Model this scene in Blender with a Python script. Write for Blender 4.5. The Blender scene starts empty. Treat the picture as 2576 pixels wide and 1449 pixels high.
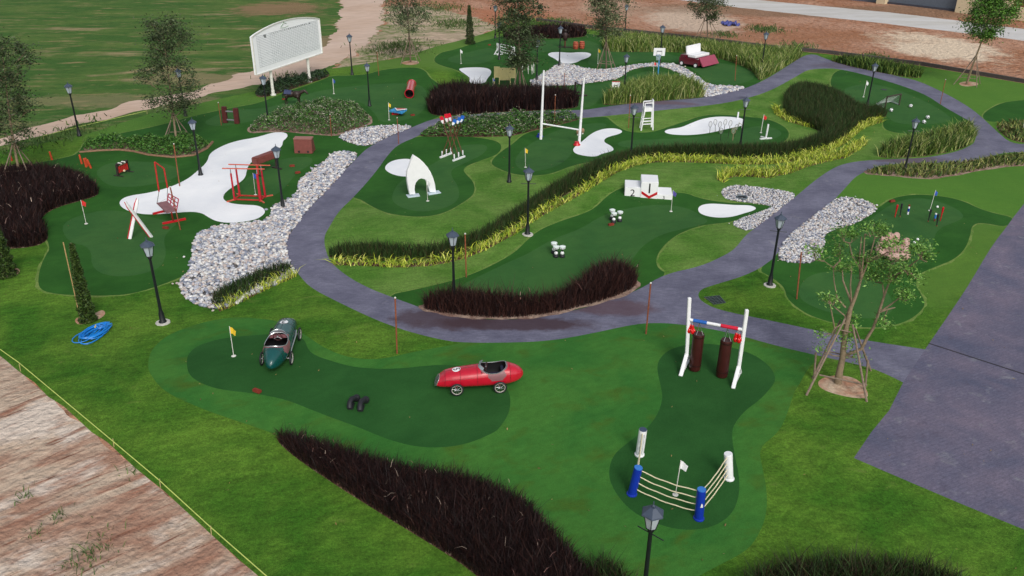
import bpy, bmesh, math, random
import numpy as np
from mathutils import Matrix, Vector
from mathutils.geometry import delaunay_2d_cdt
random.seed(7); rng=np.random.default_rng(11)
SC=bpy.context.scene; COL=SC.collection
# ------------------------------------------------------------------ camera
FW,FH,FF=2576.0,1449.0,2095.0
PITCH,ROLL,CAMH=0.4614,0.0104,13.6
_f=np.array([0,math.cos(PITCH),-math.sin(PITCH)]);_r=np.array([1.,0,0]);_u=np.cross(_r,_f)
CR=_r*math.cos(ROLL)+_u*math.sin(ROLL);CU=-_r*math.sin(ROLL)+_u*math.cos(ROLL);CF=_f
CAM=np.array([0,0,CAMH])
cd=bpy.data.cameras.new("camera");cam=bpy.data.objects.new("camera",cd);COL.objects.link(cam)
cd.sensor_width=36;cd.lens=36*FF/FW;cd.clip_end=2000;cd.clip_start=0.1
m=Matrix.Identity(4)
for i in range(3):
    m[i][0]=CR[i];m[i][1]=CU[i];m[i][2]=-CF[i];m[i][3]=CAM[i]
cam.matrix_world=m;SC.camera=cam
SC.render.resolution_x=1024;SC.render.resolution_y=576
# ------------------------------------------------------------------ sky, sun, exposure (overcast evening)
W=bpy.data.worlds.new("World");SC.world=W;W.use_nodes=True
nt=W.node_tree;bg=nt.nodes["Background"]
sky=nt.nodes.new("ShaderNodeTexSky");sky.sky_type='NISHITA';sky.sun_disc=False
SUN_EL,SUN_AZ=math.radians(40),math.radians(162)
sky.sun_elevation=SUN_EL;sky.sun_rotation=SUN_AZ;sky.air_density=1.6;sky.dust_density=4.0;sky.ozone_density=1.0
hs=nt.nodes.new("ShaderNodeHueSaturation");hs.inputs['Saturation'].default_value=0.42
nt.links.new(sky.outputs[0],hs.inputs['Color']);nt.links.new(hs.outputs[0],bg.inputs[0]);bg.inputs[1].default_value=0.125
sl=bpy.data.lights.new("sun","SUN");so=bpy.data.objects.new("sun",sl);COL.objects.link(so)
sl.energy=1.7;sl.angle=math.radians(20);sl.color=(1.0,0.97,0.92)
sd=Vector((math.sin(SUN_AZ)*math.cos(SUN_EL),math.cos(SUN_AZ)*math.cos(SUN_EL),math.sin(SUN_EL)))
so.rotation_euler=sd.to_track_quat('Z','Y').to_euler()
SC.view_settings.view_transform='Standard';SC.view_settings.look='None';SC.view_settings.exposure=-0.07;SC.view_settings.gamma=1
# ------------------------------------------------------------------ picture to place
def ray(px,py):
    return CR*((px-FW/2)/FF)+CU*((FH/2-py)/FF)+CF
def flat(px,py):
    d=ray(px,py);t=-CAMH/min(d[2],-0.004);return CAM+d*t
MOUNDS=[]
for (px,py,a,s) in [(1150,585,.38,2.6),(960,575,.25,2.2),(1400,470,.3,2.6),(1480,458,.22,2.2),(1780,620,.3,2.2),(1720,455,.22,2.5),
        (1640,290,.3,3),(1100,120,.35,4),(1130,180,.35,3.2),(930,850,.16,2.0),(1400,950,.16,2.6),(2480,640,.2,2.2),(2350,600,.2,2.2),
        (250,690,.22,2.4),(520,1000,.16,2.2),(2100,450,.2,2.4),(1930,190,.2,3),(2300,480,.2,2.4),(760,300,.3,3.0),(1900,760,.18,1.6),(2000,1150,.18,2.2),(600,430,.15,3),(2060,650,.2,2.0),
        (200,1000,.15,2.5)]:
    p=flat(px,py);MOUNDS.append((p[0],p[1],a,s))
def H(x,y):
    x=np.asarray(x,float);y=np.asarray(y,float);z=np.zeros(np.broadcast(x,y).shape)
    for (cx,cy,a,s) in MOUNDS: z=z+a*np.exp(-((x-cx)**2+(y-cy)**2)/(2*s*s))
    far=np.clip((y-75)/60,0,1);return z+0.35*far*np.sin(x*0.21+1)*np.sin(y*0.17)
def PZ(px,py,z):
    d=ray(px,py);return CAM+d*((z-CAMH)/d[2])
def G(px,py):
    p=flat(px,py)
    for _ in range(6): p=PZ(px,py,float(H(p[0],p[1])))
    return p
def TOP(b,px,py):
    """point seen at (px,py) that is nearest to the upright line through b"""
    d=ray(px,py);dh=d[:2];t=((b[:2]-CAM[:2])@dh)/(dh@dh);return CAM+d*t
def VP(A,B,px,py):
    """point seen at (px,py) in the upright plane through ground points A,B"""
    n=np.array([B[1]-A[1],-(B[0]-A[0]),0.]);d=ray(px,py);t=((A-CAM)@n)/(d@n);return CAM+d*t
def V(*a): return np.array(a,float)
def unit(v): return v/np.linalg.norm(v)
# ------------------------------------------------------------------ materials
MATS={}
def srgb(r,g,b):
    f=lambda c:(c/255/12.92) if c/255<=.04045 else ((c/255+.055)/1.055)**2.4
    return (f(r),f(g),f(b),1)
def mat(name,c,rough=.6,metal=0,bump=0,bscale=40,var=.12,vscale=6,spec=None,coat=0,emit=None):
    if name in MATS: return MATS[name]
    m=bpy.data.materials.new(name);m.use_nodes=True;nt=m.node_tree;b=nt.nodes["Principled BSDF"]
    c=c if len(c)==4 else srgb(*c)
    tc=nt.nodes.new("ShaderNodeTexCoord");n=nt.nodes.new("ShaderNodeTexNoise");n.inputs['Scale'].default_value=vscale;n.inputs['Detail'].default_value=5
    nt.links.new(tc.outputs['Object'],n.inputs['Vector'])
    r=nt.nodes.new("ShaderNodeValToRGB");r.color_ramp.elements[0].position=.3;r.color_ramp.elements[1].position=.7
    r.color_ramp.elements[0].color=tuple(min(1,k*(1-var)) for k in c[:3])+(1,);r.color_ramp.elements[1].color=tuple(min(1,k*(1+var)) for k in c[:3])+(1,)
    nt.links.new(n.outputs[0],r.inputs[0]);nt.links.new(r.outputs[0],b.inputs['Base Color'])
    b.inputs['Roughness'].default_value=rough;b.inputs['Metallic'].default_value=metal
    if spec is not None: b.inputs['Specular IOR Level'].default_value=spec
    if coat: b.inputs['Coat Weight'].default_value=coat;b.inputs['Coat Roughness'].default_value=.1
    if bump:
        n2=nt.nodes.new("ShaderNodeTexNoise");n2.inputs['Scale'].default_value=bscale;nt.links.new(tc.outputs['Object'],n2.inputs['Vector'])
        bp=nt.nodes.new("ShaderNodeBump");bp.inputs['Strength'].default_value=bump;bp.inputs['Distance'].default_value=.02
        nt.links.new(n2.outputs[0],bp.inputs['Height']);nt.links.new(bp.outputs[0],b.inputs['Normal'])
    MATS[name]=m;return m
def ground_mat(name,layers,rough=.95,bump=.3,bscale=25,bdist=.03):
    """layers: (scale, stretch(x,y,z), rot, detail, lo, hi, colour A, colour B or None, factor) mixed one over the other"""
    m=bpy.data.materials.new(name);m.use_nodes=True;nt=m.node_tree;b=nt.nodes["Principled BSDF"]
    b.inputs['Specular IOR Level'].default_value=.15
    tc=nt.nodes.new("ShaderNodeTexCoord");prev=None
    for i,(sc,st,rot,det,lo,hi,ca,cb) in enumerate(layers):
        mp=nt.nodes.new("ShaderNodeMapping");mp.vector_type='TEXTURE';mp.inputs['Scale'].default_value=tuple(1/k for k in st);mp.inputs['Rotation'].default_value=(0,0,rot);mp.inputs['Location'].default_value=(i*13.7,i*5.1,0)
        nt.links.new(tc.outputs['Object'],mp.inputs[0])
        n=nt.nodes.new("ShaderNodeTexNoise");n.inputs['Scale'].default_value=sc;n.inputs['Detail'].default_value=det;n.inputs['Roughness'].default_value=.6
        n.inputs['Distortion'].default_value=.4
        nt.links.new(mp.outputs[0],n.inputs['Vector'])
        r=nt.nodes.new("ShaderNodeValToRGB");r.color_ramp.elements[0].position=lo;r.color_ramp.elements[1].position=hi
        nt.links.new(n.outputs[0],r.inputs[0])
        mx=nt.nodes.new("ShaderNodeMix");mx.data_type='RGBA'
        if prev is None:
            mx.inputs['A'].default_value=ca;mx.inputs['B'].default_value=cb;nt.links.new(r.outputs[0],mx.inputs['Factor'])
        else:
            nt.links.new(prev,mx.inputs['A'])
            if cb is None: mx.inputs['B'].default_value=ca;nt.links.new(r.outputs[0],mx.inputs['Factor'])
            else:   # multiply variation
                mx.blend_type='MULTIPLY';mx.inputs['Factor'].default_value=1
                r.color_ramp.elements[0].color=ca;r.color_ramp.elements[1].color=cb;nt.links.new(r.outputs[0],mx.inputs['B'])
        prev=mx.outputs['Result']
    nt.links.new(prev,b.inputs['Base Color']);b.inputs['Roughness'].default_value=rough
    n2=nt.nodes.new("ShaderNodeTexNoise");n2.inputs['Scale'].default_value=bscale;n2.inputs['Detail'].default_value=4;nt.links.new(tc.outputs['Object'],n2.inputs['Vector'])
    bp=nt.nodes.new("ShaderNodeBump");bp.inputs['Strength'].default_value=bump;bp.inputs['Distance'].default_value=bdist
    nt.links.new(n2.outputs[0],bp.inputs['Height']);nt.links.new(bp.outputs[0],b.inputs['Normal'])
    return m
def add_masks(m,masks):
    nt=m.node_tree;b=nt.nodes["Principled BSDF"];prev=b.inputs['Base Color'].links[0].from_socket;tc=[n for n in nt.nodes if n.bl_idname=='ShaderNodeTexCoord'][0]
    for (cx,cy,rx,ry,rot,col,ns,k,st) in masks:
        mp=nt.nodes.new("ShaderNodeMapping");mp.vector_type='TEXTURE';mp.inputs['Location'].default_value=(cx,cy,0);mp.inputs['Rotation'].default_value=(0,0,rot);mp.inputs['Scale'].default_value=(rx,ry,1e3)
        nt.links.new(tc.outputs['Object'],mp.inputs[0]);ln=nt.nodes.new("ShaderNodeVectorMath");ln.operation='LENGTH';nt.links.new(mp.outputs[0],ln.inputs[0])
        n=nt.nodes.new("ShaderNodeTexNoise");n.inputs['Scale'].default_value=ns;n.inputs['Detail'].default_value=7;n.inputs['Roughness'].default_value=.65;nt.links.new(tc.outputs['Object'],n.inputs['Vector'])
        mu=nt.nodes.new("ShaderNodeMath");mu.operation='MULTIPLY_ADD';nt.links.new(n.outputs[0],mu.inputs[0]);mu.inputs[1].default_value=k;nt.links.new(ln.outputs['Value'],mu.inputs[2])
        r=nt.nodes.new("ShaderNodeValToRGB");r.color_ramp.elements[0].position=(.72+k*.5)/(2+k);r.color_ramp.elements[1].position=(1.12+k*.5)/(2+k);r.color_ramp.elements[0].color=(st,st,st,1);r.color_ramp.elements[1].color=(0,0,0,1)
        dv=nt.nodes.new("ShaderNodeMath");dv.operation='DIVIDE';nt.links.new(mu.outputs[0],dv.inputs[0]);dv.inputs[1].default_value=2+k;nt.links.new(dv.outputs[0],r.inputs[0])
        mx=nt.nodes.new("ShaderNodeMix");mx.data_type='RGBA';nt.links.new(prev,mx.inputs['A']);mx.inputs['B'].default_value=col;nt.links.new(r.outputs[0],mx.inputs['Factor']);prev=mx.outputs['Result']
    nt.links.new(prev,b.inputs['Base Color'])
def add_brick(m,w,h,rot,k):
    nt=m.node_tree;b=nt.nodes["Principled BSDF"];prev=b.inputs['Base Color'].links[0].from_socket;tc=[n for n in nt.nodes if n.bl_idname=='ShaderNodeTexCoord'][0]
    mp=nt.nodes.new("ShaderNodeMapping");mp.inputs['Rotation'].default_value=(0,0,rot);nt.links.new(tc.outputs['Object'],mp.inputs[0])
    br=nt.nodes.new("ShaderNodeTexBrick");br.inputs['Scale'].default_value=1;br.inputs['Brick Width'].default_value=w;br.inputs['Row Height'].default_value=h;br.inputs['Mortar Size'].default_value=.022;br.inputs['Mortar Smooth'].default_value=.4
    br.inputs['Color1'].default_value=(1.06,1.06,1.06,1);br.inputs['Color2'].default_value=(.92,.92,.93,1);br.inputs['Mortar'].default_value=(k,k,k,1);nt.links.new(mp.outputs[0],br.inputs['Vector'])
    mx=nt.nodes.new("ShaderNodeMix");mx.data_type='RGBA';mx.blend_type='MULTIPLY';mx.inputs['Factor'].default_value=1;nt.links.new(prev,mx.inputs['A']);nt.links.new(br.outputs['Color'],mx.inputs['B']);nt.links.new(mx.outputs['Result'],b.inputs['Base Color'])
def attr_mat(name,rough=.7,trans=0,spec=.3):
    """surface whose own colour differs from blade to blade / stone to stone (colour attribute 'tint')"""
    m=bpy.data.materials.new(name);m.use_nodes=True;nt=m.node_tree;b=nt.nodes["Principled BSDF"]
    a=nt.nodes.new("ShaderNodeAttribute");a.attribute_name='tint'
    tc=nt.nodes.new("ShaderNodeTexCoord");n=nt.nodes.new("ShaderNodeTexNoise");n.inputs['Scale'].default_value=30
    nt.links.new(tc.outputs['Object'],n.inputs['Vector'])
    r=nt.nodes.new("ShaderNodeValToRGB");r.color_ramp.elements[0].color=(.8,.8,.8,1);r.color_ramp.elements[1].color=(1.1,1.1,1.1,1)
    nt.links.new(n.outputs[0],r.inputs[0]);mx=nt.nodes.new("ShaderNodeMix");mx.data_type='RGBA';mx.blend_type='MULTIPLY';mx.inputs['Factor'].default_value=1
    nt.links.new(a.outputs['Color'],mx.inputs['A']);nt.links.new(r.outputs[0],mx.inputs['B'])
    nt.links.new(mx.outputs['Result'],b.inputs['Base Color']);b.inputs['Roughness'].default_value=rough;b.inputs['Specular IOR Level'].default_value=spec
    if trans: b.inputs['Subsurface Weight'].default_value=0
    return m
g3=(1,1,1)
def GR(lo,hi): return ((lo,lo,lo,1),(hi,hi,hi,1))
M_lawn=ground_mat('lawn_grass',[(.35,g3,0,5,.38,.62,srgb(60,107,28),srgb(93,131,43)),(2.2,(1,2.2,1),.3,6,.35,.7,*GR(.74,1.18)),(14,g3,0,5,.3,.7,*GR(.62,1.3)),(.9,(1,2,1),.3,6,.63,.8,srgb(104,124,58),None),(45,g3,0,3,.3,.7,*GR(.7,1.25))],bump=.9,bscale=35,bdist=.04)
M_lawn2=ground_mat('island_lawn_grass',[(.45,g3,0,5,.38,.62,srgb(76,118,42),srgb(104,136,64)),(2.0,(1,3,1),.2,6,.35,.7,*GR(.84,1.12)),(12,g3,0,5,.3,.7,*GR(.74,1.2)),(1.1,(1,2.4,1),.2,6,.64,.8,srgb(128,140,84),None),(40,g3,0,3,.3,.7,*GR(.8,1.2))],bump=.8,bscale=30,bdist=.04)
def turf(n,a,b): return ground_mat(n,[(.5,g3,0,4,.35,.65,srgb(*a),srgb(*b)),(1.6,(1,2,1),.5,4,.3,.7,*GR(.93,1.06)),(30,g3,0,4,.3,.7,*GR(.86,1.12))],bump=.35,bscale=60,bdist=.012)
M_fringe=turf('dark_artificial_turf',(36,80,28),(46,92,34))
M_green=turf('putting_turf',(48,90,44),(58,98,48))
M_front=ground_mat('front_fringe_turf',[(.4,g3,0,5,.4,.6,srgb(50,104,42),srgb(64,114,46)),(.8,(1,1.6,1),.3,6,.52,.7,srgb(66,98,34),None),(3,(1,2,1),.5,5,.3,.7,*GR(.88,1.1)),(35,g3,0,4,.3,.7,*GR(.8,1.16))],bump=.5,bscale=50,bdist=.015)
M_frontg=turf('front_putting_turf',(34,78,34),(42,88,40))
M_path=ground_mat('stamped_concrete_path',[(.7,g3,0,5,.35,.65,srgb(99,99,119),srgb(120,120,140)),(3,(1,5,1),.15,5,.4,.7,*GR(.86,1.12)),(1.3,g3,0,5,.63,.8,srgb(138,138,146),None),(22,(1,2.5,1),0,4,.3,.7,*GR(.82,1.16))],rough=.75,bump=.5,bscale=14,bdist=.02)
M_plaza=ground_mat('stamped_concrete_plaza',[(.5,g3,0,6,.35,.65,srgb(90,92,114),srgb(116,108,126)),(1.6,g3,0,6,.6,.78,srgb(140,142,150),None),(9,(1,3,1),.5,5,.35,.7,*GR(.82,1.14)),(1.1,g3,0,6,.62,.8,srgb(82,76,92),None),(30,(1,2,1),.5,4,.3,.7,*GR(.82,1.16))],rough=.75,bump=.6,bscale=12,bdist=.02)
add_brick(M_path,.3,.1,.3,.9);add_brick(M_plaza,.34,.12,-.45,.91)
M_field=ground_mat('rough_field_grass',[(.12,(1,3,1),.1,6,.42,.6,srgb(62,98,42),srgb(84,110,52)),(.35,(1,3.5,1),.12,7,.55,.7,srgb(138,128,88),None),(1.5,(1,3,1),.1,6,.3,.7,*GR(.72,1.2)),(.09,(1,2.6,1),.1,6,.6,.74,srgb(172,146,118),None)],bump=.9,bscale=6,bdist=.15)
M_weedy=ground_mat('weedy_sand',[(.22,(1,2,1),0,7,.42,.56,srgb(196,172,152),srgb(104,120,66)),(1.4,(1,2,1),0,6,.45,.6,srgb(178,160,140),None),(2,g3,0,5,.3,.7,*GR(.72,1.15)),(.8,(1,2,1),0,6,.6,.7,srgb(82,104,52),None)],bump=.9,bscale=6,bdist=.12)
M_road=ground_mat('dirt_road',[(.15,(1,1,1),0,6,.35,.65,srgb(190,165,148),srgb(202,180,166)),(1.2,(.4,2,1),.5,6,.3,.7,*GR(.86,1.1))],bump=.5,bscale=8)
M_bank=ground_mat('red_dirt_bank',[(.16,g3,0,7,.38,.6,srgb(160,114,88),srgb(184,144,122)),(.9,(2.4,1,1),.5,7,.5,.72,srgb(146,94,62),None),(2.2,(1.6,1,1),.5,7,.3,.7,*GR(.7,1.18)),(.3,g3,0,6,.66,.8,srgb(206,184,160),None)],bump=1.0,bscale=2.2,bdist=.4)
M_near=ground_mat('streaked_dirt',[(.42,(.5,1.5,1),.72,8,.42,.56,srgb(160,126,108),srgb(186,166,148)),(.55,(.6,1.3,1),0.72,8,.52,.62,srgb(206,192,180),None),(.9,(.5,2.2,1),0.72,8,.53,.68,srgb(152,112,94),None),(2.6,(.3,2.6,1),0.72,8,.59,.68,srgb(128,90,74),None),(7,(.6,1.6,1),0.72,6,.3,.7,*GR(.72,1.16))],bump=1.0,bscale=5,bdist=.12)
M_sandp=ground_mat('pale_sand',[(.5,g3,0,7,.4,.6,srgb(208,194,178),srgb(176,146,126)),(2,g3,0,6,.3,.7,*GR(.8,1.1))],bump=.8,bscale=4,bdist=.1)
M_conc=ground_mat('concrete_road',[(.25,(.4,2,1),.1,6,.35,.65,srgb(186,184,180),srgb(202,202,204)),(2,(.4,3,1),.1,6,.3,.7,*GR(.86,1.08))],rough=.85,bump=.3)
M_bunk=ground_mat('white_sand_sheet',[(.35,g3,0,5,.3,.7,srgb(218,222,230),srgb(238,240,244)),(3,(1,2,1),.4,5,.55,.75,*GR(1.0,.95)),(40,g3,0,3,.3,.7,*GR(.96,1.03))],bump=.15,bscale=30)
M_soil=ground_mat('bed_soil',[(1.2,g3,0,6,.4,.6,srgb(72,50,40),srgb(120,92,76)),(7,g3,0,6,.55,.65,srgb(160,140,122),None),(5,g3,0,5,.3,.7,*GR(.55,1.2))],bump=1,bscale=12,bdist=.08)
M_gbase=ground_mat('gravel_base',[(5,g3,0,6,.4,.6,srgb(74,72,74),srgb(110,108,108))],bump=1,bscale=14,bdist=.06)
M_pit=ground_mat('tree_pit_sand',[(1.3,g3,0,6,.4,.6,srgb(196,176,154),srgb(176,132,108)),(9,g3,0,5,.3,.7,*GR(.75,1.1))],bump=.8,bscale=10,bdist=.06)
# ------------------------------------------------------------------ object helpers
def tag(o,label=None,cat=None,group=None,kind=None):
    if label: o['label']=label
    if cat: o['category']=cat
    if group: o['group']=group
    if kind: o['kind']=kind
    return o
def thing(name,loc,label,cat,group=None,rz=0):
    o=bpy.data.objects.new(name,None);COL.objects.link(o);o.location=tuple(loc);o.rotation_euler=(0,0,rz);o.empty_display_size=.1
    return tag(o,label,cat,group)
class MB:
    def __init__(s): s.v=[];s.f=[]
    def add(s,vs,fs):
        n=len(s.v);s.v+=[tuple(map(float,p)) for p in vs];s.f+=[tuple(i+n for i in f) for f in fs];return s
    def box(s,c,sz,R=None,taper=1.0):
        c=np.array(c,float);h=np.array(sz,float)/2;vs=[]
        for z in(-1,1):
            k=taper if z>0 else 1
            for x,y in((-1,-1),(1,-1),(1,1),(-1,1)):
                p=np.array([x*h[0]*k,y*h[1]*k,z*h[2]]);p=R@p if R is not None else p;vs.append(c+p)
        return s.add(vs,[(3,2,1,0),(4,5,6,7),(0,1,5,4),(1,2,6,5),(2,3,7,6),(3,0,4,7)])
    def tube(s,p0,p1,r0,r1=None,n=8,caps=True):
        return s.path([p0,p1],[r0,r0 if r1 is None else r1],n,caps)
    def path(s,pts,rs,n=8,caps=True,closed=False):
        pts=[np.array(p,float) for p in pts]
        if not hasattr(rs,'__len__'): rs=[rs]*len(pts)
        vs=[];N=len(pts);up=None
        for i,p in enumerate(pts):
            if closed: t=pts[(i+1)%N]-pts[i-1]
            else: t=pts[min(i+1,N-1)]-pts[max(i-1,0)]
            t=t/(np.linalg.norm(t)+1e-9)
            if up is None: up=V(0,0,1) if abs(t[2])<.9 else V(1,0,0)
            a=np.cross(up,t);a/=np.linalg.norm(a)+1e-9;b=np.cross(t,a);up=b
            for k in range(n):
                q=2*math.pi*k/n;vs.append(p+rs[i]*(a*math.cos(q)+b*math.sin(q)))
        fs=[]
        for i in range(N if closed else N-1):
            j=(i+1)%N
            for k in range(n): fs.append((i*n+k,i*n+(k+1)%n,j*n+(k+1)%n,j*n+k))
        if caps and not closed: fs+= [tuple(range(n))[::-1],tuple(range((N-1)*n,N*n))]
        return s.add(vs,fs)
    def bar(s,p0,p1,w,h):
        p0=np.array(p0,float);p1=np.array(p1,float);t=p1-p0;L=np.linalg.norm(t);t/=L
        up=V(0,0,1) if abs(t[2])<.95 else V(0,1,0)
        a=np.cross(up,t);a/=np.linalg.norm(a);b=np.cross(t,a)
        return s.box((p0+p1)/2,(L,w,h),np.stack([t,a,b],1))
    def lathe(s,prof,n=12,c=(0,0,0)):
        vs=[];fs=[];c=np.array(c,float)
        for r,z in prof:
            for k in range(n):
                q=2*math.pi*k/n;vs.append(c+V(r*math.cos(q),r*math.sin(q),z))
        for i in range(len(prof)-1):
            for k in range(n): fs.append((i*n+k,i*n+(k+1)%n,(i+1)*n+(k+1)%n,(i+1)*n+k))
        fs+=[tuple(range(n))[::-1],tuple(range((len(prof)-1)*n,len(prof)*n))]
        return s.add(vs,fs)
    def prism(s,pts,d):
        """polygon of 3d points pushed by vector d"""
        n=len(pts);pts=[np.array(p,float) for p in pts];d=np.array(d,float)
        return s.add(pts+[p+d for p in pts],[tuple(range(n))[::-1],tuple(range(n,2*n))]+[(i,(i+1)%n,(i+1)%n+n,i+n) for i in range(n)])
    def ball(s,c,r,nu=14,nv=9,sc=(1,1,1)):
        c=np.array(c,float);sc=np.array(sc,float);vs=[c+V(0,0,r)*sc]
        for i in range(1,nv):
            a=math.pi*i/nv
            for k in range(nu):
                q=2*math.pi*k/nu;vs.append(c+sc*r*V(math.sin(a)*math.cos(q),math.sin(a)*math.sin(q),math.cos(a)))
        vs.append(c-V(0,0,r)*sc);fs=[(0,1+k,1+(k+1)%nu) for k in range(nu)]
        for i in range(nv-2):
            for k in range(nu): fs.append((1+i*nu+k,1+(i+1)*nu+k,1+(i+1)*nu+(k+1)%nu,1+i*nu+(k+1)%nu))
        b=1+(nv-2)*nu;fs+=[(len(vs)-1,b+(k+1)%nu,b+k) for k in range(nu)]
        return s.add(vs,fs)
    def build(s,name,m,parent=None,smooth=False,local=None,bev=0):
        """local: world position of the parent when the points are in world space"""
        if local is not None:
            l=np.array(local,float);s.v=[tuple(np.array(p)-l) for p in s.v]
        me=bpy.data.meshes.new(name);me.from_pydata(s.v,[],s.f);me.materials.append(m);me.update()
        bm=bmesh.new();bm.from_mesh(me);bmesh.ops.recalc_face_normals(bm,faces=bm.faces)
        if bev: bmesh.ops.bevel(bm,geom=[e for e in bm.edges if e.calc_face_angle(0)>.6],offset=bev,segments=2,affect='EDGES')
        bm.to_mesh(me);bm.free()
        if smooth:
            me.polygons.foreach_set('use_smooth',[True]*len(me.polygons))
            try: me.set_sharp_from_angle(angle=math.radians(50))
            except Exception: pass
        o=bpy.data.objects.new(name,me);COL.objects.link(o)
        if parent is not None: o.parent=parent
        return o
def fastmesh(name,verts,faces_flat,nper,m,tint=None,parent=None,smooth=False):
    """numpy mesh with nper corners per face (nper int) ; tint: per-vertex rgb"""
    me=bpy.data.meshes.new(name);nv=len(verts);nf=len(faces_flat)//nper
    me.vertices.add(nv);me.vertices.foreach_set('co',np.ascontiguousarray(verts,dtype=np.float32).ravel())
    me.loops.add(len(faces_flat));me.loops.foreach_set('vertex_index',np.ascontiguousarray(faces_flat,dtype=np.int32))
    me.polygons.add(nf);me.polygons.foreach_set('loop_start',np.arange(nf,dtype=np.int32)*nper)
    me.update(calc_edges=True)
    if smooth: me.polygons.foreach_set('use_smooth',np.ones(nf,dtype=bool))
    if tint is not None:
        a=me.color_attributes.new('tint','FLOAT_COLOR','POINT');c=np.ones((nv,4),np.float32);c[:,:3]=tint;a.data.foreach_set('color',c.ravel())
    me.materials.append(m);o=bpy.data.objects.new(name,me);COL.objects.link(o)
    if parent is not None:o.parent=parent
    return o
def copy_tree(o,parent=None):
    c=o.copy();COL.objects.link(c);c.parent=parent
    for ch in [k for k in COL.objects if k.parent==o]: copy_tree(ch,c)
    return c
def clone(o,loc,rz=None,label=None):
    kids=list(o.children);c=o.copy();COL.objects.link(c);c.location=tuple(loc)
    if rz is not None:c.rotation_euler=(0,0,rz)
    if label:c['label']=label
    for k in kids:
        d=k.copy();COL.objects.link(d);d.parent=c
        for g in list(k.children):
            e=g.copy();COL.objects.link(e);e.parent=d
    return c
def remesh(mb,name,m,voxel,parent=None,local=None,smooth_it=4):
    o=mb.build(name+'_tmp',m,None,local=local)
    r=o.modifiers.new('r','REMESH');r.mode='VOXEL';r.voxel_size=voxel;r.use_smooth_shade=True
    if smooth_it:
        s=o.modifiers.new('s','SMOOTH');s.iterations=smooth_it;s.factor=.5
    dg=bpy.context.evaluated_depsgraph_get();me=bpy.data.meshes.new_from_object(o.evaluated_get(dg))
    me.materials.clear();me.materials.append(m);bpy.data.objects.remove(o)
    n=bpy.data.objects.new(name,me);COL.objects.link(n)
    if parent is not None:n.parent=parent
    return n
def text_mesh(s,size,extr=.004):
    c=bpy.data.curves.new('t','FONT');c.body=s;c.size=size;c.extrude=extr;c.align_x='CENTER';c.align_y='CENTER';c.resolution_u=3
    o=bpy.data.objects.new('t',c);COL.objects.link(o);dg=bpy.context.evaluated_depsgraph_get()
    me=bpy.data.meshes.new_from_object(o.evaluated_get(dg));bpy.data.objects.remove(o)
    v=np.array([tuple(x.co) for x in me.vertices]);f=[tuple(p.vertices) for p in me.polygons];return v,f
# ------------------------------------------------------------------ polygons
def chaikin(P,k=2,keep=()):
    P=[(float(a),float(b)) for a,b in P];keep=set(keep)
    tagd=[(p,i in keep) for i,p in enumerate(P)]
    for _ in range(k):
        out=[];n=len(tagd)
        for i in range(n):
            (a,ka),(b,kb)=tagd[i],tagd[(i+1)%n]
            if ka: out.append((a,True))
            else: out.append(((.75*a[0]+.25*b[0],.75*a[1]+.25*b[1]),False))
            if not kb: out.append(((.25*a[0]+.75*b[0],.25*a[1]+.75*b[1]),False))
        tagd=out
    return [p for p,_ in tagd]
def poly(P,k=2,keep=()):
    """picture polygon to world xy, smoothed"""
    Q=[tuple(G(x,y)[:2]) for x,y in (chaikin(P,k,keep) if k else P)]
    out=[]
    for i in range(len(Q)):
        a=np.array(Q[i]);b=np.array(Q[(i+1)%len(Q)]);L=np.linalg.norm(b-a);n=max(1,int(min(L,200)/1.2))
        for j in range(n): out.append(a+(b-a)*j/n)
    return np.array(out)
def inside(P,x,y):
    c=np.zeros(x.shape,bool);n=len(P);j=n-1
    for i in range(n):
        xi,yi=P[i];xj,yj=P[j]
        if yi!=yj:
            c^=((yi>y)!=(yj>y))&(x<(xj-xi)*(y-yi)/(yj-yi)+xi)
        j=i
    return c
def strip(C,w,taper=True):
    """centre line in picture px with width in px -> polygon (picture px), measured across"""
    C=[np.array(c,float) for c in C];L=[];R=[]
    for i,c in enumerate(C):
        t=C[min(i+1,len(C)-1)]-C[max(i-1,0)];t/=np.linalg.norm(t);n=V(-t[1],t[0])*V(1,.8)
        ww=w[i] if hasattr(w,'__len__') else w
        L.append(tuple(c+n*ww/2));R.append(tuple(c-n*ww/2))
    return L+R[::-1]
# ================================================================== GROUND: one sheet cut along every outline
def jag(P,a,step=.35):
    out=[]
    for i in range(len(P)):
        p=P[i];q=P[(i+1)%len(P)];L=np.linalg.norm(q-p);n=max(1,int(min(L,60)/step))
        for j in range(n):
            r=p+(q-p)*j/n
            if abs(r[0])<90 and 8<r[1]<140:
                k=a*(.5+r[1]/90);r=r+k*V(math.sin(r[0]*1.9+r[1]*1.1)+.7*math.sin(r[0]*5.3-r[1]*3.7)+random.uniform(-.4,.4),math.cos(r[0]*1.3-r[1]*2.3)+.7*math.sin(r[1]*4.9)+random.uniform(-.4,.4))
            out.append(r)
    return np.array(out)
def grow(P,d,a=0.0):
    Q=np.roll(P,-1,0)-np.roll(P,1,0);Q/=np.linalg.norm(Q,axis=1)[:,None]+1e-9;area=0.5*np.sum(P[:,0]*np.roll(P[:,1],-1)-np.roll(P[:,0],-1)*P[:,1]);n=np.stack([Q[:,1],-Q[:,0]],1)*(1 if area>0 else -1)
    s=np.arange(len(P));return P+n*(d*(1+a*np.sin(s*1.7)+a*np.sin(s*.6)))[:,None]
REG=[]   # (name,label,material,worldpolygon) highest first
def reg(name,label,m,P,k=2,keep=()): REG.append((name,label,m,poly(P,k,keep)))
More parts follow.
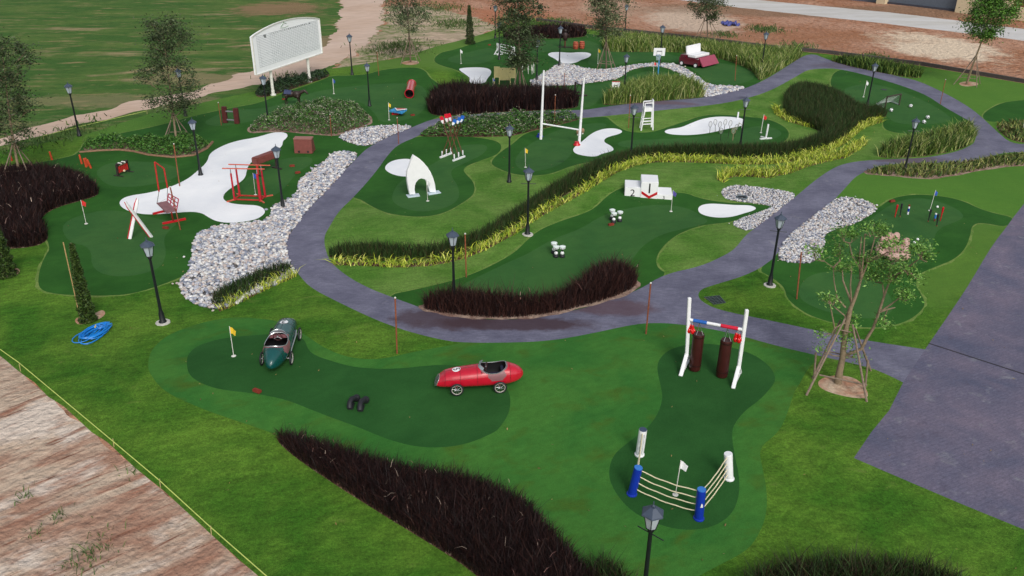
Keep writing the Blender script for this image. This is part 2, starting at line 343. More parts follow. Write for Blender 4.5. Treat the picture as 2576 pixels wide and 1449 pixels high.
B_bunk=[
 [(724,340),(719,334),(694,331),(644,346),(600,353),(562,365),(527,385),(522,407),(497,430),(470,452),(425,472),(375,485),(325,492),(305,501),(299,512),(310,525),(337,535),(370,540),(425,537),(475,532),(507,535),(525,547),(545,557),(575,561),(612,558),(644,552),(661,542),(668,532),(661,522),(644,516),(612,515),(582,512),(565,505),(560,495),(570,480),(600,462),(617,447),(620,432),(625,415),(644,397),(681,382),(701,375),(711,365),(711,355),(721,347)],
 [(967,422),(976,410),(994,402),(1019,399),(1036,401),(1054,412),(1056,428),(1039,440),(1021,445),(994,441),(974,432)],
 [(1755,525),(1763,516),(1783,512),(1813,513),(1850,516),(1888,516),(1904,523),(1895,530),(1870,537),(1845,545),(1813,548),(1783,545),(1760,537)],
 [(1567,331),(1558,325),(1538,322),(1513,325),(1488,335),(1463,357),(1448,367),(1440,377),(1448,387),(1475,393),(1500,394),(1513,387),(1538,381),(1545,376),(1538,367),(1518,357),(1523,347),(1538,342),(1558,337)],
 [(1670,331),(1680,325),(1713,321),(1738,310),(1763,300),(1793,294),(1825,293),(1863,296),(1872,302),(1870,315),(1858,318),(1825,325),(1788,334),(1750,339),(1713,340),(1680,337)],
 [(1377,136),(1388,131),(1413,131),(1433,133),(1458,131),(1480,132),(1489,137),(1480,145),(1463,150),(1453,156),(1438,160),(1418,160),(1405,155),(1395,147),(1383,142)],
 [(1153,175),(1159,171),(1194,169),(1219,170),(1235,175),(1236,186),(1226,197),(1221,209),(1194,211),(1178,207),(1183,197),(1174,189)]]
BL=["largest white sand bunker, winding past the red parallel bars","white oval sand bunker behind the white arch","white sand bunker at the right end of the podium green","white sand bunker beside the rugby posts","long white sand bunker behind the rackets","white heart shaped sand bunker in front of the barrels","small white sand bunker beside the yellow jump"]
GRAV=[
 ([(644,560),(600,562),(537,570),(495,587),(485,625),(480,662),(470,690),(450,707),(452,727),(462,747),(495,767),(550,783),(640,740),(745,693),(726,657),(719,632),(721,602),(739,575),(769,532),(824,477),(894,400),(901,386),(869,381),(844,384),(829,392),(814,412),(769,440),(754,455),(751,470),(744,495),(689,517),(681,527),(686,535),(676,550)],.066,80,"big white and grey pebble bed along the left side of the path"),
 ([(844,344),(894,325),(944,317),(1000,316),(1046,317),(1010,335),(936,364),(920,368),(884,362)],.055,80,"wedge of white pebbles at the bend below the seesaw"),
 ([(1420,161),(1405,160),(1383,177),(1368,185),(1350,195),(1335,210),(1340,222),(1368,217),(1413,216),(1463,212),(1513,205),(1550,200),(1568,190),(1583,177),(1613,170),(1650,166),(1675,170),(1713,185),(1740,205),(1760,225),(1768,240),(1775,247),(1838,233),(1883,221),(1838,217),(1800,216),(1775,210),(1758,197),(1738,182),(1713,167),(1688,160),(1638,160),(1588,165),(1550,172),(1513,177),(1475,174),(1438,164)],.075,50,"winding stream of grey white pebbles around the basketball green"),
 ([(1813,482),(1828,470),(1853,466),(1900,470),(1932,474),(1972,480),(2007,490),(1969,520),(1932,549),(1888,582),(1863,577),(1838,562),(1870,547),(1908,535),(1932,525),(1943,521),(1932,517),(1900,512),(1838,505),(1818,495)],.035,150,"fine pale gravel bed holding the dark drain opening"),
 ([(2107,497),(2144,497),(2182,506),(2209,522),(2197,537),(2144,567),(2102,577),(2074,590),(2072,602),(2076,615),(2061,650),(2042,661),(2022,663),(1982,660),(1949,650),(1982,592),(2037,552),(2082,517)],.045,120,"white pebble bed between the path and the baseball green")]
PATHS=[
 [(1044,317),(936,362),(894,400),(824,477),(769,532),(739,575),(721,602),(719,632),(726,657),(754,694),(781,724),(851,760),(939,802),(1019,832),(1119,857),(1169,862),(1288,862),(1388,857),(1488,839),(1588,817),(1638,812),(1700,814),(1788,827),(1863,844),(1932,864),(2024,887),(2182,922),(2232,942),(2272,962),(2332,885),(2164,854),(2057,832),(1932,805),(1803,779),(1763,757),(1755,742),(1763,728),(1788,719),(1863,697),(1908,677),(1932,660),(1952,645),(1982,592),(2037,552),(2082,517),(2104,497),(2127,472),(2149,447),(2169,435),(2207,417),(2282,410),(2407,410),(2482,397),(2532,382),(2600,384),(2600,362),(2544,362),(2507,330),(2467,292),(2432,265),(2369,230),(2307,202),(2257,192),(2194,175),(2120,158),(2082,150),(2037,131),(1982,165),(1932,197),(1883,220),(1838,232),(1773,246),(1688,252),(1588,260),(1500,272),(1468,277),(1300,281),(1190,288),(1094,297)]]
PATH_IN=[ # islands cut out of the path
 [(1054,342),(1004,362),(979,385),(944,435),(889,497),(851,532),(829,570),(816,592),(816,617),(826,650),(844,672),(881,700),(926,724),(971,742),(1054,772),(1075,782),(1144,797),(1219,803),(1288,804),(1363,797),(1463,777),(1538,754),(1608,729),(1670,690),(1763,670),(1820,644),(1848,627),(1873,595),(1888,582),(1932,549),(1969,520),(2007,490),(2052,452),(2092,425),(2122,412),(2169,404),(2244,400),(2332,397),(2407,382),(2444,365),(2452,357),(2457,337),(2444,307),(2407,287),(2369,265),(2332,240),(2282,220),(2219,200),(2144,180),(2099,172),(2074,172),(2032,175),(2007,190),(1977,207),(1932,231),(1863,252),(1788,265),(1663,277),(1525,292),(1463,297),(1320,302),(1200,308),(1094,318)]]
PLAZA=[(2327,879),(2432,724),(2549,547),(2640,430),(3400,300),(4200,1500),(2576,1332),(2148,1152),(2192,1087),(2237,1032),(2272,962)]
T=[("turf_green","dark artificial turf around the ski and gymnastics greens",M_fringe,[(96,724),(97,687),(110,650),(130,620),(90,560),(-40,560),(-60,470),(60,415),(175,395),(200,383),(215,350),(300,336),(400,316),(500,288),(600,268),(650,260),(719,232),(769,216),(819,198),(831,191),(880,190),(925,187),(960,175),(1040,168),(1070,176),(1080,195),(1110,215),(1130,240),(1120,285),(1090,300),(1044,320),(936,366),(880,420),(800,520),(740,600),(640,640),(560,640),(470,690),(420,712),(337,739),(275,744),(187,743),(125,738)]),
 ("turf_green","dark artificial turf of the far greens by the pebble stream",M_fringe,[(1089,150),(1107,132),(1144,125),(1194,108),(1244,95),(1300,85),(1350,66),(1475,84),(1700,118),(1932,150),(1925,200),(1883,222),(1773,248),(1588,264),(1463,282),(1100,302),(1070,240),(1180,212),(1184,198),(1152,176),(1102,163)]),
 ("turf_green","dark artificial turf round the white arch",M_fringe,[(889,497),(909,502),(931,517),(969,535),(1006,542),(1056,546),(1094,542),(1131,530),(1169,507),(1191,490),(1195,472),(1189,455),(1171,437),(1165,427),(1174,417),(1206,405),(1244,392),(1259,380),(1262,365),(1250,355),(1219,348),(1144,340),(1054,342),(960,362),(860,480)]),
 ("turf_green","dark artificial turf under the rugby posts and the rackets",M_fringe,[(1236,410),(1240,400),(1262,380),(1290,362),(1320,335),(1363,325),(1388,320),(1463,298),(1525,292),(1538,305),(1553,317),(1575,330),(1608,334),(1643,332),(1680,320),(1725,305),(1763,291),(1813,287),(1875,293),(1932,299),(1969,315),(1986,332),(1982,350),(1957,365),(1880,385),(1700,395),(1600,396),(1540,400),(1478,408),(1438,417),(1393,435),(1363,441),(1325,442),(1288,437),(1261,427),(1241,417)]),
 ("turf_green","dark artificial turf round the winners podium",M_fringe,[(960,745),(1054,727),(1181,695),(1288,642),(1325,605),(1358,577),(1413,555),(1475,535),(1500,520),(1518,502),(1538,485),(1558,475),(1575,470),(1620,468),(1695,485),(1725,485),(1763,500),(1825,510),(1888,512),(1932,517),(1946,523),(1908,535),(1863,550),(1833,560),(1775,565),(1738,575),(1700,592),(1670,617),(1653,642),(1650,662),(1658,677),(1680,690),(1600,740),(1463,790),(1200,810),(1060,790)]),
 ("turf_green","dark artificial turf of the baseball green",M_fringe,[(2212,522),(2227,510),(2247,498),(2282,491),(2319,489),(2382,495),(2427,507),(2457,522),(2494,535),(2556,548),(2534,572),(2482,562),(2457,561),(2444,570),(2441,592),(2429,625),(2402,652),(2357,670),(2319,685),(2307,697),(2304,720),(2309,727),(2324,752),(2327,770),(2307,792),(2277,810),(2232,822),(2169,825),(2107,815),(2044,797),(2007,775),(1979,750),(1974,724),(1952,705),(1932,692),(1908,680),(1945,640),(2000,640),(2040,590),(2150,540)]),
 ("turf_green","dark artificial turf of the football green",M_fringe,[(2099,176),(2085,215),(2120,260),(2160,290),(2200,292),(2225,292),(2219,322),(2250,335),(2330,340),(2420,360),(2470,340),(2460,300),(2407,280),(2369,258),(2332,234),(2282,214),(2219,196),(2144,176)]),
 ("turf_green","dark artificial turf green cut off by the right edge of the photo",M_fringe,[(2467,292),(2494,270),(2532,255),(2600,250),(2680,270),(2680,305),(2576,303),(2487,309)]),
 ("turf_green","mid green artificial turf round the racing cars and boxing gear",M_front,[(372,924),(375,894),(390,869),(430,837),(525,806),(600,797),(644,801),(681,804),(720,815),(756,834),(784,854),(819,877),(869,897),(919,904),(969,902),(1044,884),(1144,867),(1169,858),(1288,855),(1488,835),(1638,806),(1700,808),(1863,838),(2024,880),(2060,900),(2030,930),(2007,974),(1997,987),(1982,1037),(1960,1087),(1908,1127),(1918,1177),(1930,1237),(1928,1297),(1908,1347),(1878,1387),(1788,1432),(1740,1460),(1600,1520),(1400,1449),(1250,1300),(1000,1180),(700,1095),(644,1075),(537,1039),(482,1017),(437,997),(400,972),(377,939)])]
GI=[("putting_green","putting turf with the red flag and the crossed skis",M_green,[(150,560),(240,530),(300,529),(370,545),(450,560),(430,575),(410,600),(420,640),(400,680),(300,700),(230,680),(230,620),(170,610)]),
 ("putting_green","putting turf below the croquet rack",M_green,[(240,430),(270,410),(330,405),(420,410),(460,430),(430,455),(350,470),(280,470),(250,450)]),
 ("putting_green","putting turf under the gymnastics apparatus",M_green,[(575,490),(630,440),(700,400),(780,392),(790,410),(745,435),(720,470),(680,500),(600,505)]),
 ("putting_green","putting turf from the horse to the seesaw",M_green,[(580,275),(650,275),(710,262),(760,240),(820,225),(900,215),(1000,208),(1078,215),(1070,290),(960,314),(940,280),(900,250),(800,250),(700,290),(560,320),(500,310)]),
 ("putting_green","putting turf with the white flag in front of the tall conifer",M_green,[(1110,150),(1180,130),(1244,116),(1250,150),(1180,166)]),
 ("putting_green","putting turf in front of the maroon buggy and the barrels",M_green,[(1345,112),(1380,98),(1480,98),(1530,125),(1650,125),(1730,150),(1800,155),(1880,172),(1905,195),(1860,213),(1790,213),(1740,170),(1690,150),(1590,155),(1520,170),(1470,163),(1500,130),(1370,128),(1330,140)]),
 ("putting_green","putting turf with the basketball hoops",M_green,[(1380,222),(1480,216),(1560,203),(1600,185),(1650,175),(1700,190),(1660,212),(1560,225),(1510,245),(1490,270),(1440,272),(1400,240)]),
 ("putting_green","putting turf under the white arch",M_green,[(981,500),(1004,455),(1040,440),(1119,395),(1150,365),(1230,362),(1219,387),(1169,410),(1134,427),(1136,445),(1154,470),(1156,502),(1119,525),(1056,534),(1006,522)]),
 ("putting_green","putting turf under the rugby posts",M_green,[(1290,415),(1310,375),(1400,325),(1480,310),(1530,310),(1520,325),(1440,355),(1440,390),(1400,420),(1330,435)]),
 ("putting_green","putting turf with the rackets",M_green,[(1550,352),(1700,350),(1850,333),(1900,315),(1955,322),(1972,342),(1900,362),(1700,368),(1560,374)]),
 ("putting_green","putting turf in front of the podium",M_green,[(1150,722),(1215,690),(1288,655),(1325,640),(1388,602),(1463,575),(1513,542),(1575,524),(1650,514),(1700,517),(1738,527),(1763,542),(1788,560),(1713,577),(1663,590),(1625,612),(1605,632),(1588,657),(1560,680),(1500,710),(1440,745),(1300,760),(1180,740)]),
 ("putting_green","putting turf with the baseball bats",M_green,[(2222,525),(2270,502),(2330,497),(2400,520),(2430,545),(2400,560),(2370,570),(2350,590),(2345,640),(2300,670),(2240,680),(2140,660),(2100,640),(2120,590),(2180,560)]),
 ("putting_green","round putting turf behind the propped tree",M_green,[(2008,745),(2013,715),(2040,690),(2100,680),(2200,700),(2240,740),(2250,790),(2180,805),(2080,785),(2030,765)]),
 ("putting_green","putting turf with the footballs",M_green,[(2110,225),(2180,208),(2250,222),(2330,255),(2380,285),(2400,305),(2320,315),(2250,310),(2230,290),(2150,255)]),
 ("putting_green","dark putting turf carrying the two racing cars",M_frontg,[(470,920),(470,900),(480,882),(505,866),(560,850),(650,842),(720,838),(765,850),(775,880),(794,895),(831,907),(881,922),(944,928),(1006,927),(1069,920),(1119,917),(1169,922),(1244,935),(1276,975),(1286,1007),(1279,1045),(1256,1077),(1245,1087),(1190,1112),(1125,1126),(1050,1125),(980,1107),(926,1085),(894,1072),(819,1045),(769,1025),(719,1005),(644,990),(550,980),(500,962),(475,942)]),
 ("putting_green","dark hourglass putting turf with the boxing bags and the ring",M_frontg,[(1760,864),(1713,869),(1675,884),(1655,909),(1653,932),(1660,962),(1667,994),(1663,1020),(1650,1050),(1625,1080),(1588,1107),(1543,1142),(1530,1187),(1538,1222),(1568,1267),(1613,1302),(1688,1330),(1748,1334),(1803,1322),(1843,1292),(1860,1247),(1860,1197),(1848,1147),(1840,1087),(1850,1062),(1875,1032),(1913,1005),(1947,967),(1951,950),(1944,932),(1932,917),(1900,894),(1863,880),(1813,867)])]
# planting bed footprints
BED={
'dark_left':[(-90,440),(0,440),(75,432),(150,436),(205,450),(245,475),(250,490),(215,502),(140,522),(100,548),(115,580),(124,600),(100,617),(60,624),(10,626),(-90,610)],
'dark_front':[(690,1104),(720,1104),(760,1116),(860,1146),(960,1178),(1060,1200),(1180,1218),(1260,1246),(1330,1284),(1375,1334),(1420,1386),(1470,1440),(1520,1500),(1400,1600),(1290,1520),(1200,1449),(1140,1403),(1000,1318),(920,1268),(850,1224),(740,1150)],
'mixed_front':[(1470,1440),(1500,1425),(1545,1440),(1590,1480),(1640,1560),(1520,1560)],
'green_front':[(1850,1480),(1930,1450),(2000,1436),(2150,1430),(2300,1440),(2400,1470),(2470,1560),(1850,1560)],
'kidney':[(1060,774),(1090,762),(1150,757),(1220,763),(1290,772),(1370,770),(1430,752),(1465,722),(1500,690),(1555,686),(1595,698),(1606,720),(1540,750),(1463,772),(1363,793),(1288,800),(1219,799),(1144,792),(1075,781)],
'dark_mid':[(1080,262),(1100,247),(1140,240),(1190,240),(1230,250),(1290,252),(1340,247),(1400,255),(1450,258),(1457,272),(1350,279),(1288,280),(1150,290),(1095,292),(1075,280)],
'dark_top':[(1258,97),(1290,88),(1345,80),(1380,78),(1450,80),(1478,86),(1470,93),(1413,97),(1350,97),(1300,102)],
'hedge':[(829,642),(856,634),(919,630),(994,634),(1069,638),(1119,628),(1169,612),(1219,590),(1288,548),(1363,496),(1438,452),(1488,425),(1525,412),(1563,400),(1613,388),(1700,382),(1800,383),(1932,383),(2007,372),(2072,345),(2062,330),(2032,318),(1978,300),(1970,275),(1975,240),(1995,224),(2032,222),(2082,232),(2135,258),(2165,283),(2225,284),(2232,294),(2182,304),(2152,322),(2112,358),(2082,372),(2007,388),(1932,400),(1788,396),(1688,391),(1613,398),(1563,413),(1513,438),(1463,468),(1413,496),(1338,538),(1288,571),(1244,596),(1181,631),(1131,646),(1069,656),(894,656),(829,649)],
'gravel_grass':[(530,765),(545,742),(640,700),(725,668),(738,684),(690,708),(640,733),(580,763),(545,778)],
'low_hedge':[(205,380),(215,364),(300,354),(400,360),(500,354),(530,358),(520,370),(487,388),(437,394),(375,388),(337,378),(300,375)],
'flower_left':[(620,333),(640,314),(700,292),(770,272),(850,266),(905,274),(925,292),(935,310),(894,324),(844,342),(744,332),(680,330)],
'flower_mid':[(1056,339),(1100,325),(1200,311),(1300,304),(1460,296),(1455,302),(1388,318),(1313,336),(1288,342),(1219,345),(1144,343),(1060,344)],
'board_hedge':[(640,240),(650,227),(720,212),(780,194),(828,184),(828,194),(770,212),(719,230),(660,247)],
'fountain_top':[(1520,100),(1563,97),(1750,116),(1932,138),(2034,134),(1982,163),(1932,194),(1908,203),(1905,195),(1888,175),(1838,154),(1788,143),(1713,130),(1563,131),(1513,128)],
'fountain_corner':[(2088,152),(2150,159),(2250,176),(2315,186),(2318,198),(2257,191),(2150,170),(2092,154)],
'fountain_mid':[(1508,266),(1530,250),(1580,228),(1640,216),(1700,214),(1745,222),(1770,240),(1771,245),(1690,251),(1588,261)],
'fountain_right':[(2200,394),(2225,375),(2300,358),(2380,338),(2430,322),(2452,335),(2450,360),(2405,379),(2330,393),(2244,398)],
'variegated':[(2172,434),(2207,424),(2307,415),(2407,413),(2482,400),(2557,388),(2620,392),(2620,416),(2576,414),(2482,422),(2394,442),(2332,450),(2257,442),(2207,440)],
'corner_bed':[(2495,310),(2576,307),(2640,320),(2640,365),(2560,358),(2530,345)]}
Y1=strip([(838,662),(920,664),(1000,668),(1080,664),(1120,657),(1170,645),(1220,624),(1288,587),(1340,552),(1380,527),(1413,510),(1463,482),(1500,459),(1550,429),(1600,411),(1650,403),(1720,403),(1800,406),(1870,409),(1932,408),(2007,399),(2082,378),(2125,355),(2155,328),(2180,313),(2218,301)],[12]*19+[14]*7)
Y1b=strip([(1949,268),(1955,285),(1982,301),(2032,315),(2080,324)],11)
Y2=strip([(1812,456),(1822,442),(1850,436),(1880,436),(1932,440),(1985,428),(2032,411),(2082,399),(2122,391),(2148,372),(2178,356)],[16,20,20,20,20,20,20,18,18,22,16])
Y3=strip([(550,780),(585,766),(640,738),(690,714),(742,692)],11)
# --- build list (highest priority first)
reg('path_island',None,None,PATH_IN[0]) # marker only, handled below
ISLAND=REG.pop()[3]
PIT=[([(2056,960),(2075,948),(2110,943),(2150,950),(2172,968),(2185,990),(2180,1003),(2140,1000),(2095,990),(2062,976)],"sandy pit under the large propped tree"),
     ([(1010,156),(1033,151),(1056,155),(1052,161),(1030,164),(1012,161)],"bare earth round the propped tree by the red tunnel"),
     ([(186,803),(205,795),(235,790),(258,778),(267,788),(255,800),(225,812),(195,818)],"earth round the slim conifer by the blue hose"),
     ([(-30,692),(10,688),(40,672),(52,680),(45,690),(15,700),(-30,704)],"earth round the conifer at the left edge"),
     ([(2412,208),(2432,204),(2462,208),(2460,215),(2430,218),(2414,214)],"earth round the tree by the retaining wall")]
SEQ=[]
for P,l in PIT: SEQ.append(('tree_pit',l,M_pit,poly(P)))
M_soil2=ground_mat('dusty_bed_edge_soil',[(1.6,g3,0,6,.4,.6,srgb(132,104,94),srgb(168,146,132)),(9,g3,0,5,.3,.7,*GR(.6,1.2))],bump=1,bscale=12,bdist=.06)
for k,P in BED.items(): SEQ.append(('bed_soil','soil of the planting bed '+k.replace('_',' '),M_soil2 if k in('kidney','low_hedge','flower_left','variegated') else M_soil,grow(poly(P),.14,.3) if k in('kidney','flower_left','variegated') else poly(P)))
for P in (Y1,Y1b,Y2,Y3): SEQ.append(('bed_soil','soil under the yellow edging plants',M_soil,poly(P,0)))
for P,l in zip(B_bunk,BL): SEQ.append(('sand_bunker',l,M_bunk,poly(P)))
PATHS[0]=[(2350,1000) if q==(2272,962) else ((2420,893) if q==(2332,885) else q) for q in PATHS[0]];PATHS[0].insert(PATHS[0].index((2350,1000)),(2272,962));PATHS[0].insert(PATHS[0].index((2420,893))+1,(2327,879));PATHW=poly(PATHS[0],2);PLZ=poly(PLAZA,0)
for n,l,m_,P in GI: SEQ.append((n,l,m_,poly(P)))
for (P,s,d,l) in GRAV: SEQ.append(('gravel_base',l,M_gbase,poly(P)))
TW=[]
for n,l,m_,P in T: TW.append(poly(P));SEQ.append((n,l,m_,TW[-1]))
PARK=poly([(-700,520),(-300,455),(-100,410),(0,380),(100,362),(210,340),(375,287),(500,260),(644,229),(740,196),(829,173),(889,165),(1019,142),(1144,105),(1244,75),(1290,58),(1345,46),(1350,54),(1475,72),(1563,80),(1750,100),(1932,122),(2082,136),(2319,166),(2576,210),(3400,350),(3600,2300),(1000,1950),(700,1500),(650,1449),(600,1407),(545,1357),(480,1297),(415,1237),(340,1177),(270,1112),(230,1087),(160,1022),(120,997),(87,962),(50,937),(0,894),(-200,740),(-700,560)],1,keep=range(40))
FIELD=poly([(-6000,-150),(-6000,700),(-700,540),(-300,455),(0,390),(100,370),(230,340),(375,290),(644,235),(740,200),(829,180),(860,120),(865,50),(862,0),(850,-100),(840,-200)],0)
ROAD=poly([(-300,395),(-40,362),(60,325),(160,300),(250,280),(350,250),(500,228),(640,170),(790,140),(832,100),(855,50),(858,0),(870,-80),(960,-80),(962,0),(965,50),(940,90),(900,130),(850,160),(740,195),(640,214),(560,228),(400,270),(250,302),(100,342),(-300,440)])
WEEDY=poly([(940,90),(965,50),(968,10),(1100,20),(1230,50),(1250,66),(1244,80),(1144,108),(1019,146),(889,168),(829,178),(860,160)])
CONC=poly([(1500,-46),(1700,-20),(1932,2),(2257,33),(2457,58),(2576,73),(3200,150),(4500,320),(4500,420),(3200,185),(2576,103),(2507,93),(2232,60),(1932,27),(1800,12),(1640,-10),(1500,-26)],1)
S1=poly([(1640,5),(1700,12),(1760,22),(1800,45),(1790,85),(1740,92),(1700,60),(1650,45)]);S2=poly([(2300,88),(2380,80),(2430,92),(2400,118),(2385,155),(2330,148),(2280,152),(2312,118)])
NEAR=poly([(-2500,700),(-700,560),(-200,740),(0,894),(50,937),(120,997),(230,1087),(340,1177),(480,1297),(650,1449),(1000,1950),(-2500,1950)],0)
ROAD=jag(ROAD,.16);WEEDY=jag(WEEDY,.3);FIELD=jag(FIELD,.3);CONC=jag(CONC,.06,.8);NEAR=jag(NEAR,.05,.25)
def mk(px,py,dx,dy,col,ns,k,st,rot=0):
    c=flat(px,py);return (c[0],c[1],dx,dy,rot,srgb(*col),ns,k,st)
add_masks(M_lawn,[mk(2400,460,11,8,(80,124,48),.7,1.0,.8),mk(2430,250,12,12,(84,126,50),.6,1.0,.8),mk(1100,130,14,9,(92,126,56),.6,1.0,.8),mk(450,290,22,6,(82,122,52),.6,1.0,.7),mk(2330,640,6,5,(86,122,50),.7,1.0,.7)])
add_masks(M_field,[mk(770,110,5,4,(150,122,100),.6,2.0,.65),mk(700,20,5,6,(146,112,90),.6,2.0,.7),mk(330,255,9,1.8,(150,132,106),.7,2.6,.4),mk(560,200,7,2.2,(156,134,108),.7,2.6,.5)])
add_masks(M_bank,[mk(1740,50,5.0,9,(198,178,160),.7,1.6,.85),mk(2350,115,5.0,7.5,(214,196,174),.6,1.6,.95),mk(1540,20,4,9,(186,158,138),.5,1.4,.6),mk(1950,95,14,4,(150,104,76),.4,1.5,.6),mk(1290,40,5,8,(170,112,84),.4,1.4,.8),mk(2200,30,30,5,(128,104,84),.3,1.2,.7)])
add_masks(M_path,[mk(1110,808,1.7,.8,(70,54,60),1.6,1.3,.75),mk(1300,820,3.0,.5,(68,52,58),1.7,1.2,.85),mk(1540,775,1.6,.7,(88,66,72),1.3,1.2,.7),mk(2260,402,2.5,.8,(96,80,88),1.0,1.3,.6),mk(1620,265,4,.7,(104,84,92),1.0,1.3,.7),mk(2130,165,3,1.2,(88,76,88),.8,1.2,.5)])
SEQ2=[('concrete_road','pale concrete road in front of the building',M_conc,CONC),('dirt_road','pinkish dirt road behind the scoreboard',M_road,ROAD),('weedy_ground','sandy ground with weeds beyond the lawn',M_weedy,WEEDY),('field','rough green field with bare patches',M_field,FIELD),('dirt_ground','streaked pink and white bare earth in the lower left corner',M_near,NEAR)]
RIMS=[grow(P,.08,.35) for P in TW[:-1]]
ALL=[s[3] for s in SEQ]+RIMS+[PATHW,ISLAND,PLZ,PARK]+[s[3] for s in SEQ2]
# --- grid points
pts=[]
def gridpts(x0,x1,y0,y1,s):
    k=0;y=y0
    while y<y1:
        x=x0+(s/2 if k%2 else 0)
        while x<x1: pts.append((x+random.uniform(-.1,.1)*s,y+random.uniform(-.1,.1)*s));x+=s
        y+=s*.87;k+=1
gridpts(-26,30,10,44,.55);gridpts(-48,52,44.3,75,.9);gridpts(-70,80,76,130,1.8)
gridpts(-120,140,132,260,9);gridpts(-100,-27.5,10,43,4);gridpts(31,100,10,43,4);gridpts(-60,60,-40,9,4)
for k in range(24):
    a=k*math.pi/12;pts.append((600*math.cos(a),600*math.sin(a)+50))
edges=[]
for P in ALL:
    Q=np.clip(P,-560,560);n0=len(pts)
    pts+= [(float(a),float(b)) for a,b in Q];n=len(Q)
    edges+=[(n0+i,n0+(i+1)%n) for i in range(n)]
vo,eo,fo,_,_,_=delaunay_2d_cdt([Vector(p) for p in pts],edges,[],0,1e-4,False)
vo=np.array([tuple(v) for v in vo]);fo=np.array([tuple(f) for f in fo if len(f)==3])
cen=vo[fo].mean(1);owner=np.full(len(fo),-1)
def claim(P,i,extra=None):
    global owner
    x0,y0=P.min(0);x1,y1=P.max(0)
    s=np.where((owner<0)&(cen[:,0]>=x0)&(cen[:,0]<=x1)&(cen[:,1]>=y0)&(cen[:,1]<=y1))[0]
    k=inside(P,cen[s,0],cen[s,1])
    if extra is not None: k&=extra(cen[s,0],cen[s,1])
    owner[s[k]]=i
LIST=[]
def put(n,l,m_,P,extra=None): LIST.append((n,l,m_));claim(P,len(LIST)-1,extra)
for n,l,m_,P in SEQ[:len(PIT)+len(BED)+4]: put(n,l,m_,P)
put('plaza','grey violet stamped concrete paving at the right',M_plaza,PLZ)
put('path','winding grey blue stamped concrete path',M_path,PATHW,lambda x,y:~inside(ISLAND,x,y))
for n,l,m_,P in SEQ[len(PIT)+len(BED)+4:]: put(n,l,m_,P)
M_rim=ground_mat('dry_lawn_rim',[(1.6,g3,0,6,.35,.65,srgb(88,122,52),srgb(118,138,74)),(18,g3,0,4,.3,.7,*GR(.7,1.2))],bump=.6,bscale=30,bdist=.03)
for i,P in enumerate(RIMS): put('lawn_edge','thin dry rim of grass along an artificial green',M_rim,P)
put('island_lawn','light green lawn inside the loop of the path',M_lawn2,ISLAND)
put('lawn','mown green lawn of the course',M_lawn,PARK)
for n,l,m_,P in SEQ2: put(n,l,m_,P)
LIST.append(('ground','reddish bare earth beyond the retaining wall',M_bank));owner[owner<0]=len(LIST)-1
zz=H(vo[:,0],vo[:,1])
for i,(n,l,m_) in enumerate(LIST):
    f=fo[owner==i]
    if not len(f): continue
    u,inv=np.unique(f,return_inverse=True);v=np.column_stack([vo[u],zz[u]])
    f=inv.reshape(-1,3)
    # make normals point up
    a=v[f[:,1]]-v[f[:,0]];b=v[f[:,2]]-v[f[:,0]];flip=(a[:,0]*b[:,1]-a[:,1]*b[:,0])<0
    f[flip]=f[flip][:,::-1]
    o=fastmesh(n,v,f.ravel(),3,m_,smooth=True);tag(o,l,kind='structure')
# ================================================================== GRASSES, LEAVES, STONES
def samples(P,dens,mx=60000):
    x0,y0=P.min(0);x1,y1=P.max(0);n=int((x1-x0)*(y1-y0)*dens);n=min(n,900000)
    x=rng.uniform(x0,x1,n);y=rng.uniform(y0,y1,n)
    ok=inside(P,x,y)&(y>12.5);x=x[ok];y=y[ok]
    if len(x)>mx: s=rng.choice(len(x),mx,False);x=x[s];y=y[s]
    return x,y
def edge_dist(P,x,y):
    d=np.full(len(x),9.)
    for i in range(len(P)):
        a=P[i];b=P[(i+1)%len(P)];ab=b-a;L=ab@ab+1e-9
        t=np.clip(((x-a[0])*ab[0]+(y-a[1])*ab[1])/L,0,1);d=np.minimum(d,np.hypot(x-a[0]-t*ab[0],y-a[1]-t*ab[1]))
    return d
def blades(x,y,h,w,lean,cols,hv=.25,curl=.35,edge=None):
    n=len(x);hh=h*(1+rng.normal(0,hv,n)).clip(.4,1.7)
    if edge is not None: hh=hh*(.62+.38*np.clip(edge/.35,0,1))
    a=rng.uniform(0,2*np.pi,n);l=np.abs(rng.normal(lean,lean*.5,n))*hh;dx=np.cos(a);dy=np.sin(a)
    z0=H(x,y)-.01;b=rng.uniform(0,2*np.pi,n);wx=np.cos(b)*w/2;wy=np.sin(b)*w/2
    t1=.55;c1=t1**(1+curl*3)
    V0=np.stack([x-wx,y-wy,z0],1);V1=np.stack([x+wx,y+wy,z0],1)
    m1x=x+dx*l*.4;m1y=y+dy*l*.4;m1z=z0+hh*.62
    V2=np.stack([m1x-wx*.9,m1y-wy*.9,m1z],1);V3=np.stack([m1x+wx*.9,m1y+wy*.9,m1z],1)
    V4=np.stack([x+dx*l,y+dy*l,z0+hh*(1-.25*curl)],1)
    vs=np.stack([V0,V1,V2,V3,V4],1).reshape(-1,3);k=np.arange(n)*5
    f=np.stack([k,k+1,k+3,k,k+3,k+2,k+2,k+3,k+4],1).ravel()
    c=np.array(cols)[rng.integers(0,len(cols),n)]*rng.uniform(.75,1.25,(n,1))
    return vs,f,np.repeat(c,5,0)
def join(L):
    vs=[];fs=[];cs=[];n=0
    for v,f,c in L: vs.append(v);fs.append(f+n);cs.append(c);n+=len(v)
    return np.concatenate(vs),np.concatenate(fs),np.concatenate(cs)
MG=attr_mat('grass_blades',.65,0,.25);ML=attr_mat('leaves',.55,0,.35);MS=attr_mat('pebbles',.7,0,.35)
L3=lambda r,g,b:srgb(r,g,b)[:3]
